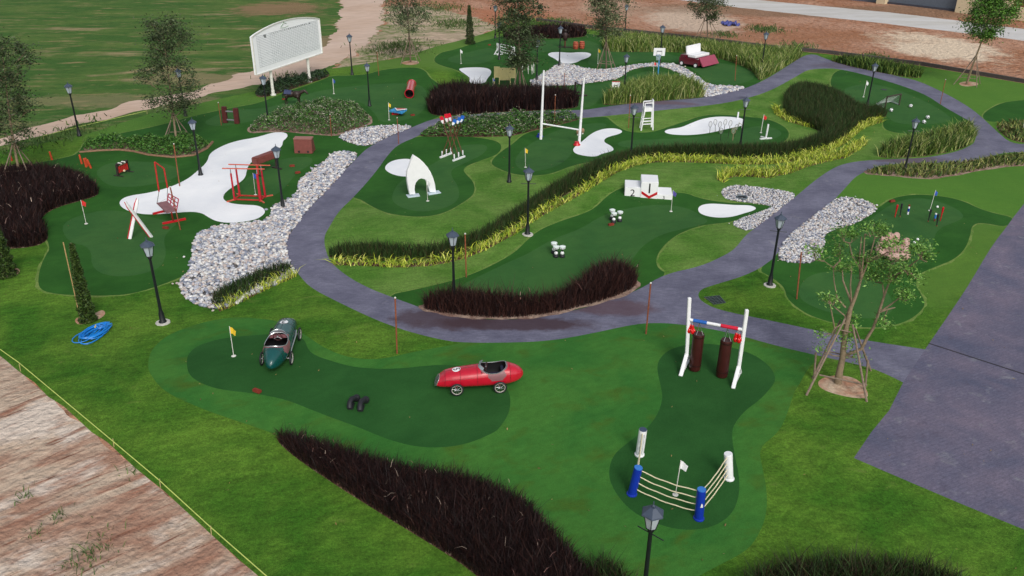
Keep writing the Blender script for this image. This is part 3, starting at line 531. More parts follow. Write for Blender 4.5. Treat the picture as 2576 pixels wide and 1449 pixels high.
DARK=[L3(62,38,32),L3(34,20,22),L3(34,20,22),L3(26,16,18),L3(26,16,18),L3(42,22,24),L3(20,14,14),L3(50,28,26)]
HEDGE=[L3(38,62,26),L3(48,76,32),L3(28,44,22),L3(58,84,40),L3(60,58,36)]
FOUNT=[L3(96,122,52),L3(122,140,66),L3(80,108,44),L3(150,156,96),L3(66,96,36)]
YEL=[L3(176,188,62),L3(152,172,54),L3(200,202,104),L3(116,142,46)]
VAR=[L3(74,100,44),L3(120,134,64),L3(92,92,56),L3(150,152,92),L3(52,80,36)]
def plumes(P,dens,z0,cols,w=.02):
    x,y=samples(P,dens);n=len(x);v,f,c=blades(x,y,.13 if w<.018 else .17,w,1.0,[np.array(c)*.75 for c in cols],.3,.9);v=v.reshape(-1,5,3);v[:,:,2]+=(z0*rng.uniform(.85,1.1,n))[:,None];return v.reshape(-1,3),f,c
def bed(key,name,label,cat,dens,h,w,lean,cols,plume=None,P=None,edge=True,mx=60000,hv=.22,curl=.3):
    P=poly(BED[key]) if P is None else P
    x,y=samples(P,dens,mx);e=edge_dist(P,x,y) if edge else None
    L=[blades(x,y,h,w,lean,cols,hv,curl,e)]
    if plume:
        pd,ph,pw,pc=plume
        if ph<0: L.append(plumes(P,pd,-ph,pc,pw))
        else: x,y=samples(P,pd);L.append(blades(x,y,ph,pw,.35,pc,.15,.9))
    v,f,c=join(L);o=fastmesh(name,v,f,3,MG,c);return tag(o,label,cat,kind='stuff')
def leafbed(key,name,label,cat,dens,h,size,cols,flower=None):
    P=poly(BED[key]);x,y=samples(P,dens);e=edge_dist(P,x,y);n=len(x)
    lump=.8+.2*np.sin(x*3.1+1)*np.sin(y*2.7)+.12*np.sin(x*7+y*5)
    top=h*lump*np.sqrt(np.clip(e/(h*.9),.03,1));z=H(x,y)+top*rng.uniform(.25,1.0,n)**.5
    v,f,c=leaves(x,y,z,size,cols)
    L=[(v,f,c)]
    if flower:
        fd,fs,fc=flower;x,y=samples(P,fd);e=edge_dist(P,x,y);lump=.8+.2*np.sin(x*3.1+1)*np.sin(y*2.7)
        z=H(x,y)+h*lump*np.sqrt(np.clip(e/(h*.9),.1,1))*rng.uniform(.9,1.15,len(x));L.append(leaves(x,y,z,fs,fc))
    v,f,c=join(L);return tag(fastmesh(name,v,f,3,ML,c),label,cat,kind='stuff')
def leaves(x,y,z,size,cols,up=.45):
    n=len(x);s=size*rng.uniform(.6,1.35,n)[:,None]
    a=rng.normal(0,1,(n,3));a[:,2]*=.6;a/=np.linalg.norm(a,axis=1)[:,None]
    r=rng.normal(0,1,(n,3));r[:,2]+=up;b=np.cross(a,r);b/=np.linalg.norm(b,axis=1)[:,None]+1e-9
    c=np.stack([x,y,z],1)
    vs=np.stack([c-a*s,c+b*s*.42,c+a*s,c-b*s*.42],1).reshape(-1,3);k=np.arange(n)*4
    f=np.stack([k,k+1,k+2,k,k+2,k+3],1).ravel()
    cc=np.array(cols)[rng.integers(0,len(cols),n)]*rng.uniform(.75,1.25,(n,1));return vs,f,np.repeat(cc,4,0)
PINK=[L3(170,140,130),L3(150,110,104),L3(196,176,160)]
bed('dark_left','dark_fountain_grass','dense blackish purple grass bed at the left edge behind the red flag','ornamental grass',700,.66,.022,.38,DARK,(2.5,-.55,.018,PINK))
bed('dark_front','dark_fountain_grass','largest blackish purple grass bed, running across the bottom of the photo','ornamental grass',1700,.6,.013,.42,DARK,(5,-.52,.011,PINK),mx=150000)
bed('mixed_front','mixed_grass','dark green grass at the lower tip of the largest purple bed','ornamental grass',1000,.72,.014,.4,HEDGE+DARK[:2],(2,-.4,.014,PINK))
bed('green_front','dark_green_grass','tall dark green and reddish grass at the bottom right edge','ornamental grass',1000,.74,.015,.4,HEDGE+[L3(56,40,30),L3(40,30,24)],(2,-.4,.014,PINK))
bed('kidney','dark_fountain_grass','kidney shaped purple brown grass bed beside the path bend','ornamental grass',1100,.8,.017,.4,[L3(56,32,28),L3(40,24,24),L3(70,42,36),L3(30,18,20)],(1,-.7,.02,PINK))
bed('dark_mid','dark_fountain_grass','blackish purple grass bed behind the rugby posts','ornamental grass',420,1.12,.04,.3,DARK,(1.2,-.85,.026,PINK),mx=40000)
bed('dark_top','dark_fountain_grass','farthest blackish grass bed against the retaining wall','ornamental grass',160,.8,.07,.3,DARK)
bed('hedge','dark_green_grass','long winding dark green grass hedge through the middle lawn','ornamental grass',1300,.66,.019,.3,HEDGE+[L3(44,70,30),L3(70,66,40)],mx=220000)
bed('gravel_grass','dark_green_grass','short dark green grass clump on the big pebble bed','ornamental grass',500,.5,.025,.35,HEDGE+[L3(40,34,30)])
for P,l,d,h,w in ((Y1,'long yellow green spiky edging in front of the dark hedge',70,.3,.05),(Y1b,'short yellow green spiky edging left of the dark round hedge end',60,.3,.06),(Y2,'broad wavy yellow green spiky edging standing alone on the lawn',60,.34,.055),(Y3,'yellow green spiky edging below the big pebble bed',90,.3,.035)):
    bed(None,'yellow_edging_plants',l,'edging plants',d*2.3,h,w*.75,1.0,YEL,P=grow(poly(P,0),.07),edge=False,hv=.3,curl=.9)
bed('fountain_top','fountain_grass','tall pale green grass band behind the maroon buggy','ornamental grass',130,.85,.06,.4,FOUNT,(8,1.0,.04,[L3(176,176,130),L3(160,166,110)]))
bed('fountain_corner','fountain_grass','green grass band at the top corner of the path','ornamental grass',160,.8,.06,.4,FOUNT[:3]+HEDGE[:2])
bed('fountain_mid','fountain_grass','tall pale green grass mound in front of the basketball green','ornamental grass',200,.95,.05,.4,FOUNT,(12,1.1,.035,[L3(176,176,130),L3(160,166,110)]))
bed('fountain_right','fountain_grass','tall pale green grass mound by the footballs','ornamental grass',220,.75,.045,.42,FOUNT+HEDGE[:1],(10,.9,.03,[L3(176,176,130),L3(160,166,110)]))
bed('variegated','variegated_plants','striped green and cream plants below the path on the right','edging plants',110,.38,.05,.7,VAR,curl=.8)
bed('corner_bed','variegated_plants','striped green plants at the right edge above the path','edging plants',90,.38,.06,.7,VAR,curl=.8)
LF=[L3(52,94,32),L3(70,118,44),L3(40,74,28),L3(88,126,56)]
leafbed('low_hedge','low_hedge','low leafy green hedge under the left propped tree','hedge',620,.78,.075,LF)
leafbed('flower_left','flower_hedge','broad leafy bed with tiny white flowers left of the pebble wedge','hedge',420,.78,.07,LF+[L3(88,104,72),L3(60,78,48)],(60,.045,[L3(168,164,150),L3(140,140,120)]))
leafbed('flower_mid','flower_hedge','leafy hedge with tiny white flowers behind the rowing oars','hedge',560,1.0,.07,LF+[L3(70,84,60)],(55,.05,[L3(168,160,150),L3(150,146,130)]))
leafbed('board_hedge','dark_hedge','dark green hedge at the foot of the scoreboard','hedge',420,.95,.08,[L3(34,58,34),L3(44,70,40),L3(26,44,28),L3(56,78,50)])
# pebbles
t=(1+5**.5)/2;ICO=np.array([(-1,t,0),(1,t,0),(-1,-t,0),(1,-t,0),(0,-1,t),(0,1,t),(0,-1,-t),(0,1,-t),(t,0,-1),(t,0,1),(-t,0,-1),(-t,0,1)])/math.hypot(1,t)
ICF=np.array([(0,11,5),(0,5,1),(0,1,7),(0,7,10),(0,10,11),(1,5,9),(5,11,4),(11,10,2),(10,7,6),(7,1,8),(3,9,4),(3,4,2),(3,2,6),(3,6,8),(3,8,9),(4,9,5),(2,4,11),(6,2,10),(8,6,7),(9,8,1)])
STC=np.array([L3(204,204,210),L3(178,182,194),L3(216,214,212),L3(156,162,178),L3(196,186,180),L3(190,176,172),L3(128,134,150),L3(224,224,224)])
PEX=poly(BED['gravel_grass'])
for (P,s,d,l) in GRAV:
    W_=poly(P);x,y=samples(W_,d*2.4,11000);x2,y2=samples(grow(W_,.3),2.2);x=np.concatenate([x,x2]);y=np.concatenate([y,y2]);ok=~(inside(PATHW,x,y)&~inside(ISLAND,x,y))
    for b in B_bunk[:3]: ok&=~inside(poly(b),x,y)
    x=x[ok];y=y[ok];n=len(x);sc=s*.95*rng.uniform(.45,1.6,(n,1,1))*np.stack([rng.uniform(.8,1.3,n),rng.uniform(.7,1.1,n),rng.uniform(.5,.8,n)],1)[:,None,:]
    v=ICO[None]*sc*rng.uniform(.85,1.15,(n,12,1));a=rng.uniform(0,6.28,n);ca,sa=np.cos(a)[:,None],np.sin(a)[:,None]
    v=np.stack([v[...,0]*ca-v[...,1]*sa,v[...,0]*sa+v[...,1]*ca,v[...,2]],-1)
    v=v+np.stack([x,y,H(x,y)+s*rng.uniform(.1,.9,n)],1)[:,None,:]
    f=(ICF[None]+np.arange(n)[:,None,None]*12).reshape(-1)
    c=np.repeat(STC[rng.integers(0,len(STC),n)]*rng.uniform(.85,1.05,(n,1)),12,0)
    tag(fastmesh('pebbles',v.reshape(-1,3),f,3,MS,c,smooth=True),l,'pebbles',kind='stuff')
# ================================================================== OBJECTS
WHT=mat('white_paint',(232,234,238),.45,var=.03);WOFF=mat('weathered_white',(214,214,208),.6,var=.08)
BLK=mat('black_iron',(20,25,30),.4,var=.2);ROOFM=mat('lamp_roof_metal',(62,74,92),.45,var=.12)
GLS=mat('frosted_lamp_glass',(172,184,196),.18,var=.06,coat=.4);RED=mat('red_paint',(186,20,34),.35,var=.1);REDR=mat('worn_red_paint',(178,44,40),.5,var=.2,vscale=9)
BLU=mat('deep_blue_vinyl',(16,48,160),.4,var=.08);SKYB=mat('sky_blue_paint',(60,140,196),.4,var=.08);BLU2=mat('mid_blue_vinyl',(52,118,200),.4,var=.05)
YELM=mat('yellow_cloth',(226,190,50),.7,var=.1);ROPE=mat('cream_rope',(218,208,176),.8,var=.08,bump=.3);STEEL=mat('chrome',(200,204,206),.22,metal=.85,var=.05)
RUBBER=mat('black_rubber',(26,28,34),.6,var=.15);MAROON=mat('maroon_leather',(58,20,20),.38,var=.18,vscale=5,bump=.2,bscale=20);WOOD=mat('brown_wood',(104,62,44),.65,var=.2,vscale=7,bump=.3)
RUST=mat('rusty_steel',(134,74,48),.75,var=.25,vscale=12);BRICK=mat('tee_brick',(124,44,28),.8,var=.2);BROWNP=mat('red_brown_paint',(118,62,56),.55,var=.14);DARKW=mat('dark_wood',(44,34,34),.6,var=.2)
BAM=mat('grey_eucalyptus_pole',(128,112,98),.8,var=.2,vscale=14);BARK=mat('pale_bark',(134,118,96),.85,var=.22,vscale=10,bump=.5);BARKD=mat('grey_bark',(104,90,76),.85,var=.2,vscale=10,bump=.5)
CONCM=mat('concrete_footing',(186,184,178),.85,var=.12,bump=.3);INK=mat('black_lettering',(22,23,26),.6,var=.05);GRID=mat('grey_grid_line',(176,184,188),.7,var=.05)
def top_fit(b,px,py,h): return float((TOP(b,px,py)[2]-b[2])/h)
def on_top(px,py,h):
    p=PZ(px,py,h)
    for _ in range(4): p=PZ(px,py,h+float(H(p[0],p[1])))
    return V(p[0],p[1],p[2]-h)
# ---- street lamps
def make_lamp(cross):
    t=thing('street_lamp',(0,0,0),'x','street lamp','black garden lamps')
    MB().lathe([(.13,0),(.13,.05),(.095,.1),(.085,.36),(.06,.44),(.06,.5)],10).build('base',BLK,t,True)
    MB().lathe([(.052,.5),(.045,1.4),(.04,2.26),(.065,2.28),(.065,2.33),(.05,2.36)],10).build('pole',BLK,t,True)
    if cross: MB().tube((-.3,0,2.22),(.3,0,2.22),.012,n=6).build('crossbar',BLK,t)
    m=MB();R=lambda r,k,z:V(r*math.cos(k*math.pi/3),r*math.sin(k*math.pi/3),z)
    for k in range(6):
        m.tube(R(.1,k,2.36),R(.178,k,2.72),.009,n=5);m.tube(R(.1,k,2.37),R(.1,k+1,2.37),.01,n=5);m.tube(R(.178,k,2.72),R(.178,k+1,2.72),.01,n=5)
    lan=m.build('lantern',BLK,t)
    g=MB();vs=[R(.095,k,2.375) for k in range(6)]+[R(.172,k,2.715) for k in range(6)]
    g.add(vs,[(k,(k+1)%6,(k+1)%6+6,k+6) for k in range(6)]+[tuple(range(6))[::-1],tuple(range(6,12))]).build('glass',GLS,lan)
    m=MB();vs=[R(.235,k,2.722) for k in range(6)]+[R(.225,k,2.75) for k in range(6)]+[R(.06,k,2.87) for k in range(6)]
    m.add(vs,[(k+a,(k+1)%6+a,(k+1)%6+6+a,k+6+a) for k in range(6) for a in(0,6)]+[tuple(range(6))[::-1],tuple(range(12,18))])
    m.lathe([(.03,2.87),(.035,2.9),(.014,2.92),(.012,3.0)],8).build('roof',ROOFM,lan)
    return t
LP=make_lamp(False);LPC=make_lamp(True)
LAMPS=[ #base px or None, top px, crossbar, footing, label
 ((200,342),(168,205),0,0,"black lamp at the far left, beside the dirt road"),
 ((505,440),(478,295),0,0,"black lamp standing in the largest white bunker"),
 ((712,523),(690,362),0,0,"black lamp on the big pebble bed by the parallel bars"),
 ((410,812),(365,597),0,1,"black lamp on white footing between the slim conifer and the big pebble bed"),
 (None,(1138,573),0,0,"black lamp rising from behind the kidney shaped grass bed"),
 ((1327,590),(1331,415),1,1,"black lamp on white footing between the dark hedge and the podium green"),
 ((1281,458),(1279,310),0,0,"black lamp on the lawn between the arch green and the rugby green"),
 ((930,267),(922,155),0,0,"black lamp right of the broad flower bed, near the red tunnel"),
 ((886,188),(879,82),0,0,"black lamp at the lawn edge right of the scoreboard"),
 (None,(660,185),0,0,"black lamp in front of the left post of the scoreboard"),
 (None,(1597,258),1,0,"black lamp just left of the white umpire chair"),
 ((1861,374),(1877,240),1,0,"black lamp at the right end of the long racket bunker"),
 ((2275,432),(2304,292),1,0,"black lamp rising from the striped plants on the right"),
 ((2181,268),(2204,155),0,0,"black lamp left of the football goal"),
 ((1936,718),(1964,532),1,0,"black lamp beside the path below the white pebble bed"),
 (None,(1645,1262),1,0,"largest nearest black lamp, cut off by the bottom edge"),
 ((1407,165),(1410,62),0,0,"black lamp in front of the heart shaped bunker"),
 ((1350,202),(1352,95),0,0,"black lamp at the left tip of the pebble stream"),
 (None,(1577,132),0,0,"black lamp left of the upper basketball hoop, above the grass mound"),
 ((1859-1,163),(1866,200),0,0,None),
 ((1673-14,163),(1679,60),0,0,"black lamp close behind the upper basketball hoop"),
 (None,(1929,77),0,0,"black lamp in the tall grass near the top corner of the path"),
 (None,(1246,10),0,0,"farthest black lamp, at the top left of the dense dark tree"),
 ((1256,150),(1256,52),0,0,"black lamp beside the white horse jump"),
 (None,(1577,8),0,0,"black lamp at the retaining wall near the top of the photo"),
 ((467,292),(443,168),0,0,"black lamp seen through the crown of the left propped tree")]
used={0:False,1:False}
for b,tp,cr,ft,lab in LAMPS:
    if lab is None: continue
    if b is None: p=on_top(tp[0],tp[1],3.0);s=1
    else: p=G(*b);s=top_fit(p,tp[0],tp[1],3.0)
    src=(LPC if cr else LP)
    if not used[cr]: o=src;used[cr]=True;o.location=tuple(p);o['label']=lab
    else: o=clone(src,p,None,lab)
    s=min(1.08,max(.92,s));o.scale=(s,s,s);o.rotation_euler=(0,0,random.uniform(-.3,.3)+(-.5 if tp[1]>1200 else 0))
    if ft: MB().lathe([(.24,-.02),(.23,.03),(.1,.04)],9).build('footing',CONCM,o)
# ---- golf flags
def flag(b,tp,colr,lab,cname):
    p=G(*b);h=TOP(p,*tp)[2]-p[2];t=thing('golf_flag',p,lab,'golf flag','golf hole flags')
    top=TOP(p,*tp)-p
    MB().tube((0,0,0),top,.011 if b[1]>400 else .018,n=6).build('pole',WOFF,t)
    MB().lathe([(.07,.0),(.075,.012),(.05,.02)],12).build('cup',WOFF,t)
    m=MB();s=h/1.0;n=5;vs=[];a0=random.uniform(-.5,.9)
    for i in range(n+1):
        u=i/n;off=V(math.cos(a0)*u*.17,math.sin(a0)*u*.17,0)+V(0,.03*math.sin(u*5),0)
        vs+= [top+off*s+V(0,0,-.02-.12*u)*s,top+off*s*.8+V(0,0,-.24-.06*u)*s]
    fs=[(2*i,2*i+2,2*i+3,2*i+1) for i in range(n)];m.add(vs,fs)
    m.add([v+V(.004,.006,0) for v in vs],[f[::-1] for f in fs])
    m.build('cloth',colr,t,True)
FR=mat('red_cloth',(206,44,44),.7,var=.1);FB=mat('blue_cloth',(46,84,176),.7,var=.1);FWH=mat('white_cloth',(226,228,232),.7,var=.04);FP=mat('violet_cloth',(96,88,170),.7,var=.1)
for b,tp,c,l in [((217,563),(203,503),FR,"red golf flag left of the crossed skis"),((840,236),(837,198),FB,"blue golf flag right of the horse"),((979,302),(977,258),YELM,"yellow golf flag beside the blue seesaw"),
 ((1160,160),(1158,124),FWH,"white golf flag in front of the tall distant conifer"),((1241,226),(1240,196),FB,"blue golf flag left of the yellow jump"),((643,490),(636,435),FB,"blue golf flag inside the red parallel bars"),
 ((588,896),(577,821),YELM,"yellow golf flag left of the green racing car"),((1076,506),(1073,452),FWH,"white golf flag under the white arch"),((1322,421),(1321,372),YELM,"yellow golf flag left of the rugby posts"),
 ((1504,160),(1505,122),YELM,"yellow golf flag near the heart shaped bunker"),((1643,191),(1646,155),FR,"red golf flag left of the blue basketball pole"),((1688,532),(1693,478),FP,"violet golf flag at the right end of the podium"),
 ((2172,244),(2181,203),FWH,"white golf flag left of the football goal"),((2339,530),(2354,478),FB,"blue golf flag among the baseball bats"),((1914,334),(1922,288),FR,"red golf flag right of the rackets"),
 ((1699,1245),(1713,1158),FWH,"white golf flag inside the boxing ring corner"),((2573,329),(2580,290),FWH,"white golf flag at the right edge of the photo")]:
    flag(b,tp,c,l,'')
# ---- thin rusty poles
for i,(b,tp,l) in enumerate([((452,468),(437,362),"rusty pole behind the chairlift chair"),((557,315),(549,258),"rusty pole left of the brown fitness frame"),((834,343),(830,288),"rusty pole in front of the broad flower bed"),
 ((1003,362),(999,296),"rusty pole at the pebble wedge"),((953,190),(948,128),"rusty pole near the back edge of the lawn"),((1173,697),(1170,588),"rusty pole right of the lamp behind the kidney bed"),
 ((999,889),(994,749),"rusty pole between the two racing cars"),((1625,840),(1637,712),"rusty pole at the path edge left of the boxing frame"),((2004,752),(2016,632),"rusty pole left of the round putting green"),
 ((1395,312),(1397,239),"rusty pole behind the rugby crossbar"),((1581,322),(1586,240),"rusty pole left of the umpire chair"),((1419,237),(1420,182),"rusty pole on the pebble stream"),
 ((1849,203),(1853,140),"rusty pole on the green right of the buggy"),((2365,262),(2379,200),"rusty pole at the outer path edge by the footballs"),((454,578),(428,470),"rusty pole in front of the chairlift chair")]):
    p=G(*b);top=TOP(p,*tp)-p;t=thing('marker_pole',p,l,'pole','thin rusty marker poles')
    MB().tube((0,0,0),top,.026 if b[1]>400 else .022,n=6).build('shaft',RUST,t)
    MB().ball(top,.032,8,5).build('cap',WOFF,t)
# ---- tee bricks
tb=MB();tb.box((0,0,.045),(.26,.12,.09));tb.box((0,0,.096),(.2,.07,.012));TB=tb.build('tee_marker',BRICK,bev=.01)
for i,(x,y,rz,l) in enumerate([(647,986,-.5,"red brown tee block below the green racing car"),(749,436,.5,"red brown tee block between the vault box and the big pebble bed"),(1038,291,.5,"red brown tee block right of the seesaw"),(1537,567,.4,"red brown tee block in front of the upper trophy bells"),
  (2244,508,.3,"red brown tee block left of the red bat"),(715,251,.2,"red brown tee block behind the horse"),(1231,114,.1,"red brown tee block left of the white horse jump"),(735,419,.2,"red brown tee block beside the lamp by the balance beam"),(417,575,-.3,"dark tee block below the chairlift chair")]):
    o=TB if i==0 else TB.copy()
    if i: COL.objects.link(o)
    p=G(x,y);o.location=tuple(p);o.rotation_euler=(0,0,rz);tag(o,l,'tee marker','tee marker blocks')
# ---- scoreboard
A=G(692,240);B=G(783.5,206);U=unit(V(B[0]-A[0],B[1]-A[1],0));N=V(U[1],-U[0],0)
if N[1]>0:N=-N
t=thing('scoreboard',A,"big white scoreboard with arched top and a number grid, on two posts",'scoreboard')
q=lambda x,y:VP(A,B,x,y)
TL=q(630.8,86);TR=q(803,54.8);BR=q(812,141.9);Bl=q(644,179);AP=q(735,49)
def pq(u,z,o=0): return A+U*u+V(0,0,z-A[2])+N*o
ul=float(((TL+Bl)/2-A)@U);ur=float(((TR+BR)/2-A)@U);zb=float((Bl[2]+BR[2])/2);zt=float((TL[2]+TR[2])/2);za=max(float(AP[2]),zt+.5)
pts=[pq(ul,zb),pq(ur,zb),pq(ur,zt)]
for i in range(1,24):
    s=i/24;pts.append(pq(ur+(ul-ur)*s,zt+(za-zt)*(math.sin(math.pi*s))**.8))
pts.append(pq(ul,zt))
MB().prism(pts,-N*.14).build('panel',mat('bright_white_panel',(244,247,252),.45,var=.02),t,local=A)
fr=MB()
for i in range(len(pts)): fr.bar(pts[i]+N*.02,pts[(i+1)%len(pts)]+N*.02,.06,.06)
fr.build('frame',WOFF,t,local=A)
for P in (A,B):
    MB().tube(P-N*.14,V(P[0],P[1],zb)-N*.14,.1,n=12).build('post',WOFF,t,local=A)
    MB().lathe([(.2,0),(.2,.08),(.12,.1),(.12,.35)],12,c=P-N*.14).build('post_base',WOFF,t,local=A)
g=MB();wB=ur-ul;hB=zt-zb;x0=ul+wB*.06;x1=ul+wB*.96;yb=zb+hB*.17;yt=zb+hB*.98;rows=19;cw=.022
for r in range(rows+1):
    z=yb+(yt-yb)*r/rows;g.bar(pq(x0,z,.012),pq(x1,z,.012),.01,cw*.7)
cols_=[x0,x0+wB*.03,x0+wB*.19]+[x0+wB*.19+(x1-x0-wB*.19)*k/26 for k in range(1,27)]
for u in cols_: g.add([pq(u-cw*.4,yb,.016),pq(u+cw*.4,yb,.016),pq(u+cw*.4,yt,.016),pq(u-cw*.4,yt,.016)],[(0,1,2,3)])
gp=g.build('score_grid',GRID,t,local=A);gp['kind']='stuff' if False else ''
del gp['kind']
lt=MB();rh=(yt-yb)/rows
def put_text(mb,s,u,z,size,off=.02,sx=1):
    v,f=text_mesh(s,size,.003);mb.add([pq(u+a[0]*sx,z+a[1],off+a[2]) for a in v],f)
put_text(lt,"HOLE",x0+wB*.11,yt-rh*.5,rh*1.25);put_text(lt,"PAR",x0+wB*.115,yt-rh*1.6,rh*1.25)
for k in range(18):
    u0=cols_[2]+(x1-cols_[2])*(k+.5)/26 if k<9 else cols_[2]+(x1-cols_[2])*(k+1.5)/26
    put_text(lt,str(k+1),u0,yt-rh*.5,rh*1.15,sx=.8)
put_text(lt,"OUT",cols_[2]+(x1-cols_[2])*9.5/26,yt-rh*.5,rh*.9,sx=.6);put_text(lt,"IN",cols_[2]+(x1-cols_[2])*19.5/26,yt-rh*.5,rh*.9,sx=.7);put_text(lt,"TOTAL",cols_[2]+(x1-cols_[2])*21.3/26,yt-rh*.5,rh*.9,sx=.6)
lt.build('lettering',INK,t,local=A)
em=MB();uc=ul+wB*.45
em.path([pq(uc-.35,zt+.16,.02),pq(uc-.1,zt+.3,.02),pq(uc,zt+.44,.02),pq(uc+.1,zt+.34,.02),pq(uc+.3,zt+.3,.02)],.02,5);em.path([pq(uc-.45,zt+.1,.02),pq(uc,zt+.04,.02),pq(uc+.5,zt+.1,.02)],.012,5)
em.build('emblem',mat('faded_green_print',(128,160,130),.7),t,local=A)
# ---- pony statue
p=G(741,262.5);t=thing('horse_statue',p,"dark brown pony statue with a navy blanket, head lowered to the right",'horse statue')
a=MB()
a.ball((-.25,0,.66),.25,sc=(1.25,.8,.95));a.ball((.2,0,.64),.25,sc=(1.2,.78,1));a.ball((-.45,0,.7),.22,sc=(.95,.85,1))
a.path([(.36,0,.72),(.62,0,.84),(.76,0,.9)],[.15,.11,.085],10);a.path([(.74,0,.92),(.86,0,.82),(.98,0,.68)],[.09,.075,.05],10)
a.tube((.76,.04,.96),(.75,.06,1.06),.03,.01,6);a.tube((.76,-.04,.96),(.75,-.06,1.06),.03,.01,6)
for sy in(-.13,.13):
    a.path([(.3,sy,.56),(.32,sy,.33),(.31,sy,.06),(.33,sy,0)],[.085,.05,.035,.048],8)
    a.path([(-.5,sy,.6),(-.44,sy,.42),(-.56,sy,.3),(-.53,sy,.06),(-.5,sy,0)],[.13,.08,.05,.036,.05],8)
remesh(a,'body',mat('dark_bay_coat',(46,34,30),.5,var=.2),.028,t)
MB().path([(-.62,0,.78),(-.72,0,.62),(-.72,0,.36)],[.03,.05,.02],7).build('tail',RUBBER,t,True)
b=MB();n=9
for i in range(n):
    for j,x in enumerate((-.55,-.3,-.08)):
        q=-1.35+2.7*i/(n-1);r=.27;b.v.append((x,math.sin(q)*r*.92,.64+math.cos(q)*(r+(.03 if j==0 else 0))))
b.f=[(i*3+j,i*3+j+1,(i+1)*3+j+1,(i+1)*3+j) for i in range(n-1) for j in range(2)];b.build('blanket',mat('navy_blanket',(48,58,92),.7),t,True)
t.rotation_euler=(0,0,-.12)
# ---- brown fitness frame
A1=G(567,309);B1=G(597,311);t=thing('fitness_station',(A1+B1)/2,"dark red brown two post frame with two metal rails",'fitness frame');c=(A1+B1)/2
for P,tx,ty in((A1,563,268),(B1,592,272)):
    T1=TOP(P,tx,ty);MB().bar(P,T1,.28,.2).build('post',mat('dark_red_wood',(78,26,26),.6,var=.25),t,local=c,bev=.02)
hA=TOP(A1,563,268)[2]-A1[2]
for f in(.72,.2): MB().tube(A1+V(0,0,hA*f),B1+V(0,0,hA*f),.05,n=8).build('rail',mat('grey_metal',(120,124,128),.5),t,local=c)
# ---- red tunnel
F0=G(1030,247);F1=G(1036,222);d=unit(F1-F0);r=.3;t=thing('tunnel',F0,"glossy red tunnel pipe lying on the green",'tunnel')
m=MB();L=float(np.linalg.norm(F1-F0));s=unit(np.cross(d,V(0,0,1)));N_=20
for (rr,sg) in((r,1),(r-.025,-1)):
    vs=[]
    for e in(0,L):
        for k in range(N_):
            q=2*math.pi*k/N_;vs.append(d*e+s*rr*math.cos(q)+V(0,0,r+rr*math.sin(q)))
    m.add(vs,[(k,(k+1)%N_,N_+(k+1)%N_,N_+k) for k in range(N_)])
for e in(0,L): m.add([d*e+s*rr*math.cos(2*math.pi*k/N_)+V(0,0,r+rr*math.sin(2*math.pi*k/N_)) for rr in(r,r-.025) for k in range(N_)],[(k,(k+1)%N_,N_+(k+1)%N_,N_+k) for k in range(N_)])
m.build('pipe',mat('glossy_red_plastic',(200,28,58),.18,var=.04,coat=.6),t,True)
MB().tube(d*.06+V(0,0,r),d*(L-.06)+V(0,0,r),r-.035,n=20,caps=False).build('inside',mat('tunnel_inside',(46,8,12),.7),t)
for e in(.02,L-.02):
    MB().path([d*e+s*(r+.012)*math.cos(2*math.pi*k/20)+V(0,0,r+(r+.012)*math.sin(2*math.pi*k/20)) for k in range(20)],.02,6,closed=True).build('rim',mat('dark_red_plastic',(150,20,30),.3),t,True)
# ---- seesaw board
p=G(1000,290);t=thing('ramp_board',p,"sky blue ramp board with a red panel and white stripe on a red block",'ramp board')
zz_=lambda x,y,z:PZ(x,y,p[2]+z)
Q=[zz_(979,277.4,.3),zz_(994,271,.42),zz_(1024,274,.42),zz_(1011,283,.3)]
MB().prism(Q,V(0,0,-.1)).build('board',SKYB,t,local=p)
Q=[zz_(996,271.5,.44),zz_(1021,272.5,.44),zz_(1018,275,.43),zz_(999,276,.43)]
MB().prism(Q,V(0,0,-.015)).build('panel',mat('dusty_red_panel',(176,96,92),.6),t,local=p)
MB().bar(zz_(994,271.5,.46),zz_(999,277,.45),.05,.03).bar(zz_(999,277,.45),zz_(1023,274.4,.44),.05,.03).build('stripe',WHT,t,local=p)
b0=G(992,289);MB().box((b0-p)+V(.05,.12,.12),(.42,.3,.24)).build('block',RED,t,bev=.01)
MB().tube((G(1009,288)-p),(G(1009,288)-p)+V(0,.1,.24),.06).build('leg',BLU,t)
# ---- horse jumps
def jump(a,b,la,h,m,nr,solid,lab):
    a=G(*a);b=G(*b);c=(a+b)/2;U_=unit(V(b[0]-a[0],b[1]-a[1],0));N2=V(U_[1],-U_[0],0);t=thing('horse_jump',c,lab,'horse jump')
    for P,sg in((a,-1),(b,1)):
        w=MB().box(P+U_*sg*.2+V(0,0,h*.65),(.42,.05,h*.62),np.stack([U_,N2,V(0,0,1)],1))
        for k in(-.18,.18): w.bar(P+U_*(sg*.2+k)+V(0,0,h*.4),P+U_*(sg*.2+k)+N2*.28+V(0,0,.02),.05,.04);w.bar(P+U_*(sg*.2+k)+V(0,0,h*.4),P+U_*(sg*.2+k)-N2*.28+V(0,0,.02),.05,.04);w.bar(P+U_*(sg*.2+k)-N2*.34+V(0,0,.03),P+U_*(sg*.2+k)+N2*.34+V(0,0,.03),.06,.06)
        w.build('wing',m,t,local=c)
    if solid: MB().box(c+V(0,0,h*.55),(np.linalg.norm(b-a),.06,h*.7),np.stack([U_,N2,V(0,0,1)],1)).build('plank_panel',m,t,local=c)
    else:
        for k in range(nr): MB().tube(a+V(0,0,h*(.28+.22*k)),b+V(0,0,h*(.28+.22*k)),.035,n=7).build('rail',m,t,local=c)
jump((1258,138),(1286,145),0,.95,WHT,4,False,"white horse jump with four rails beside the dark tree")
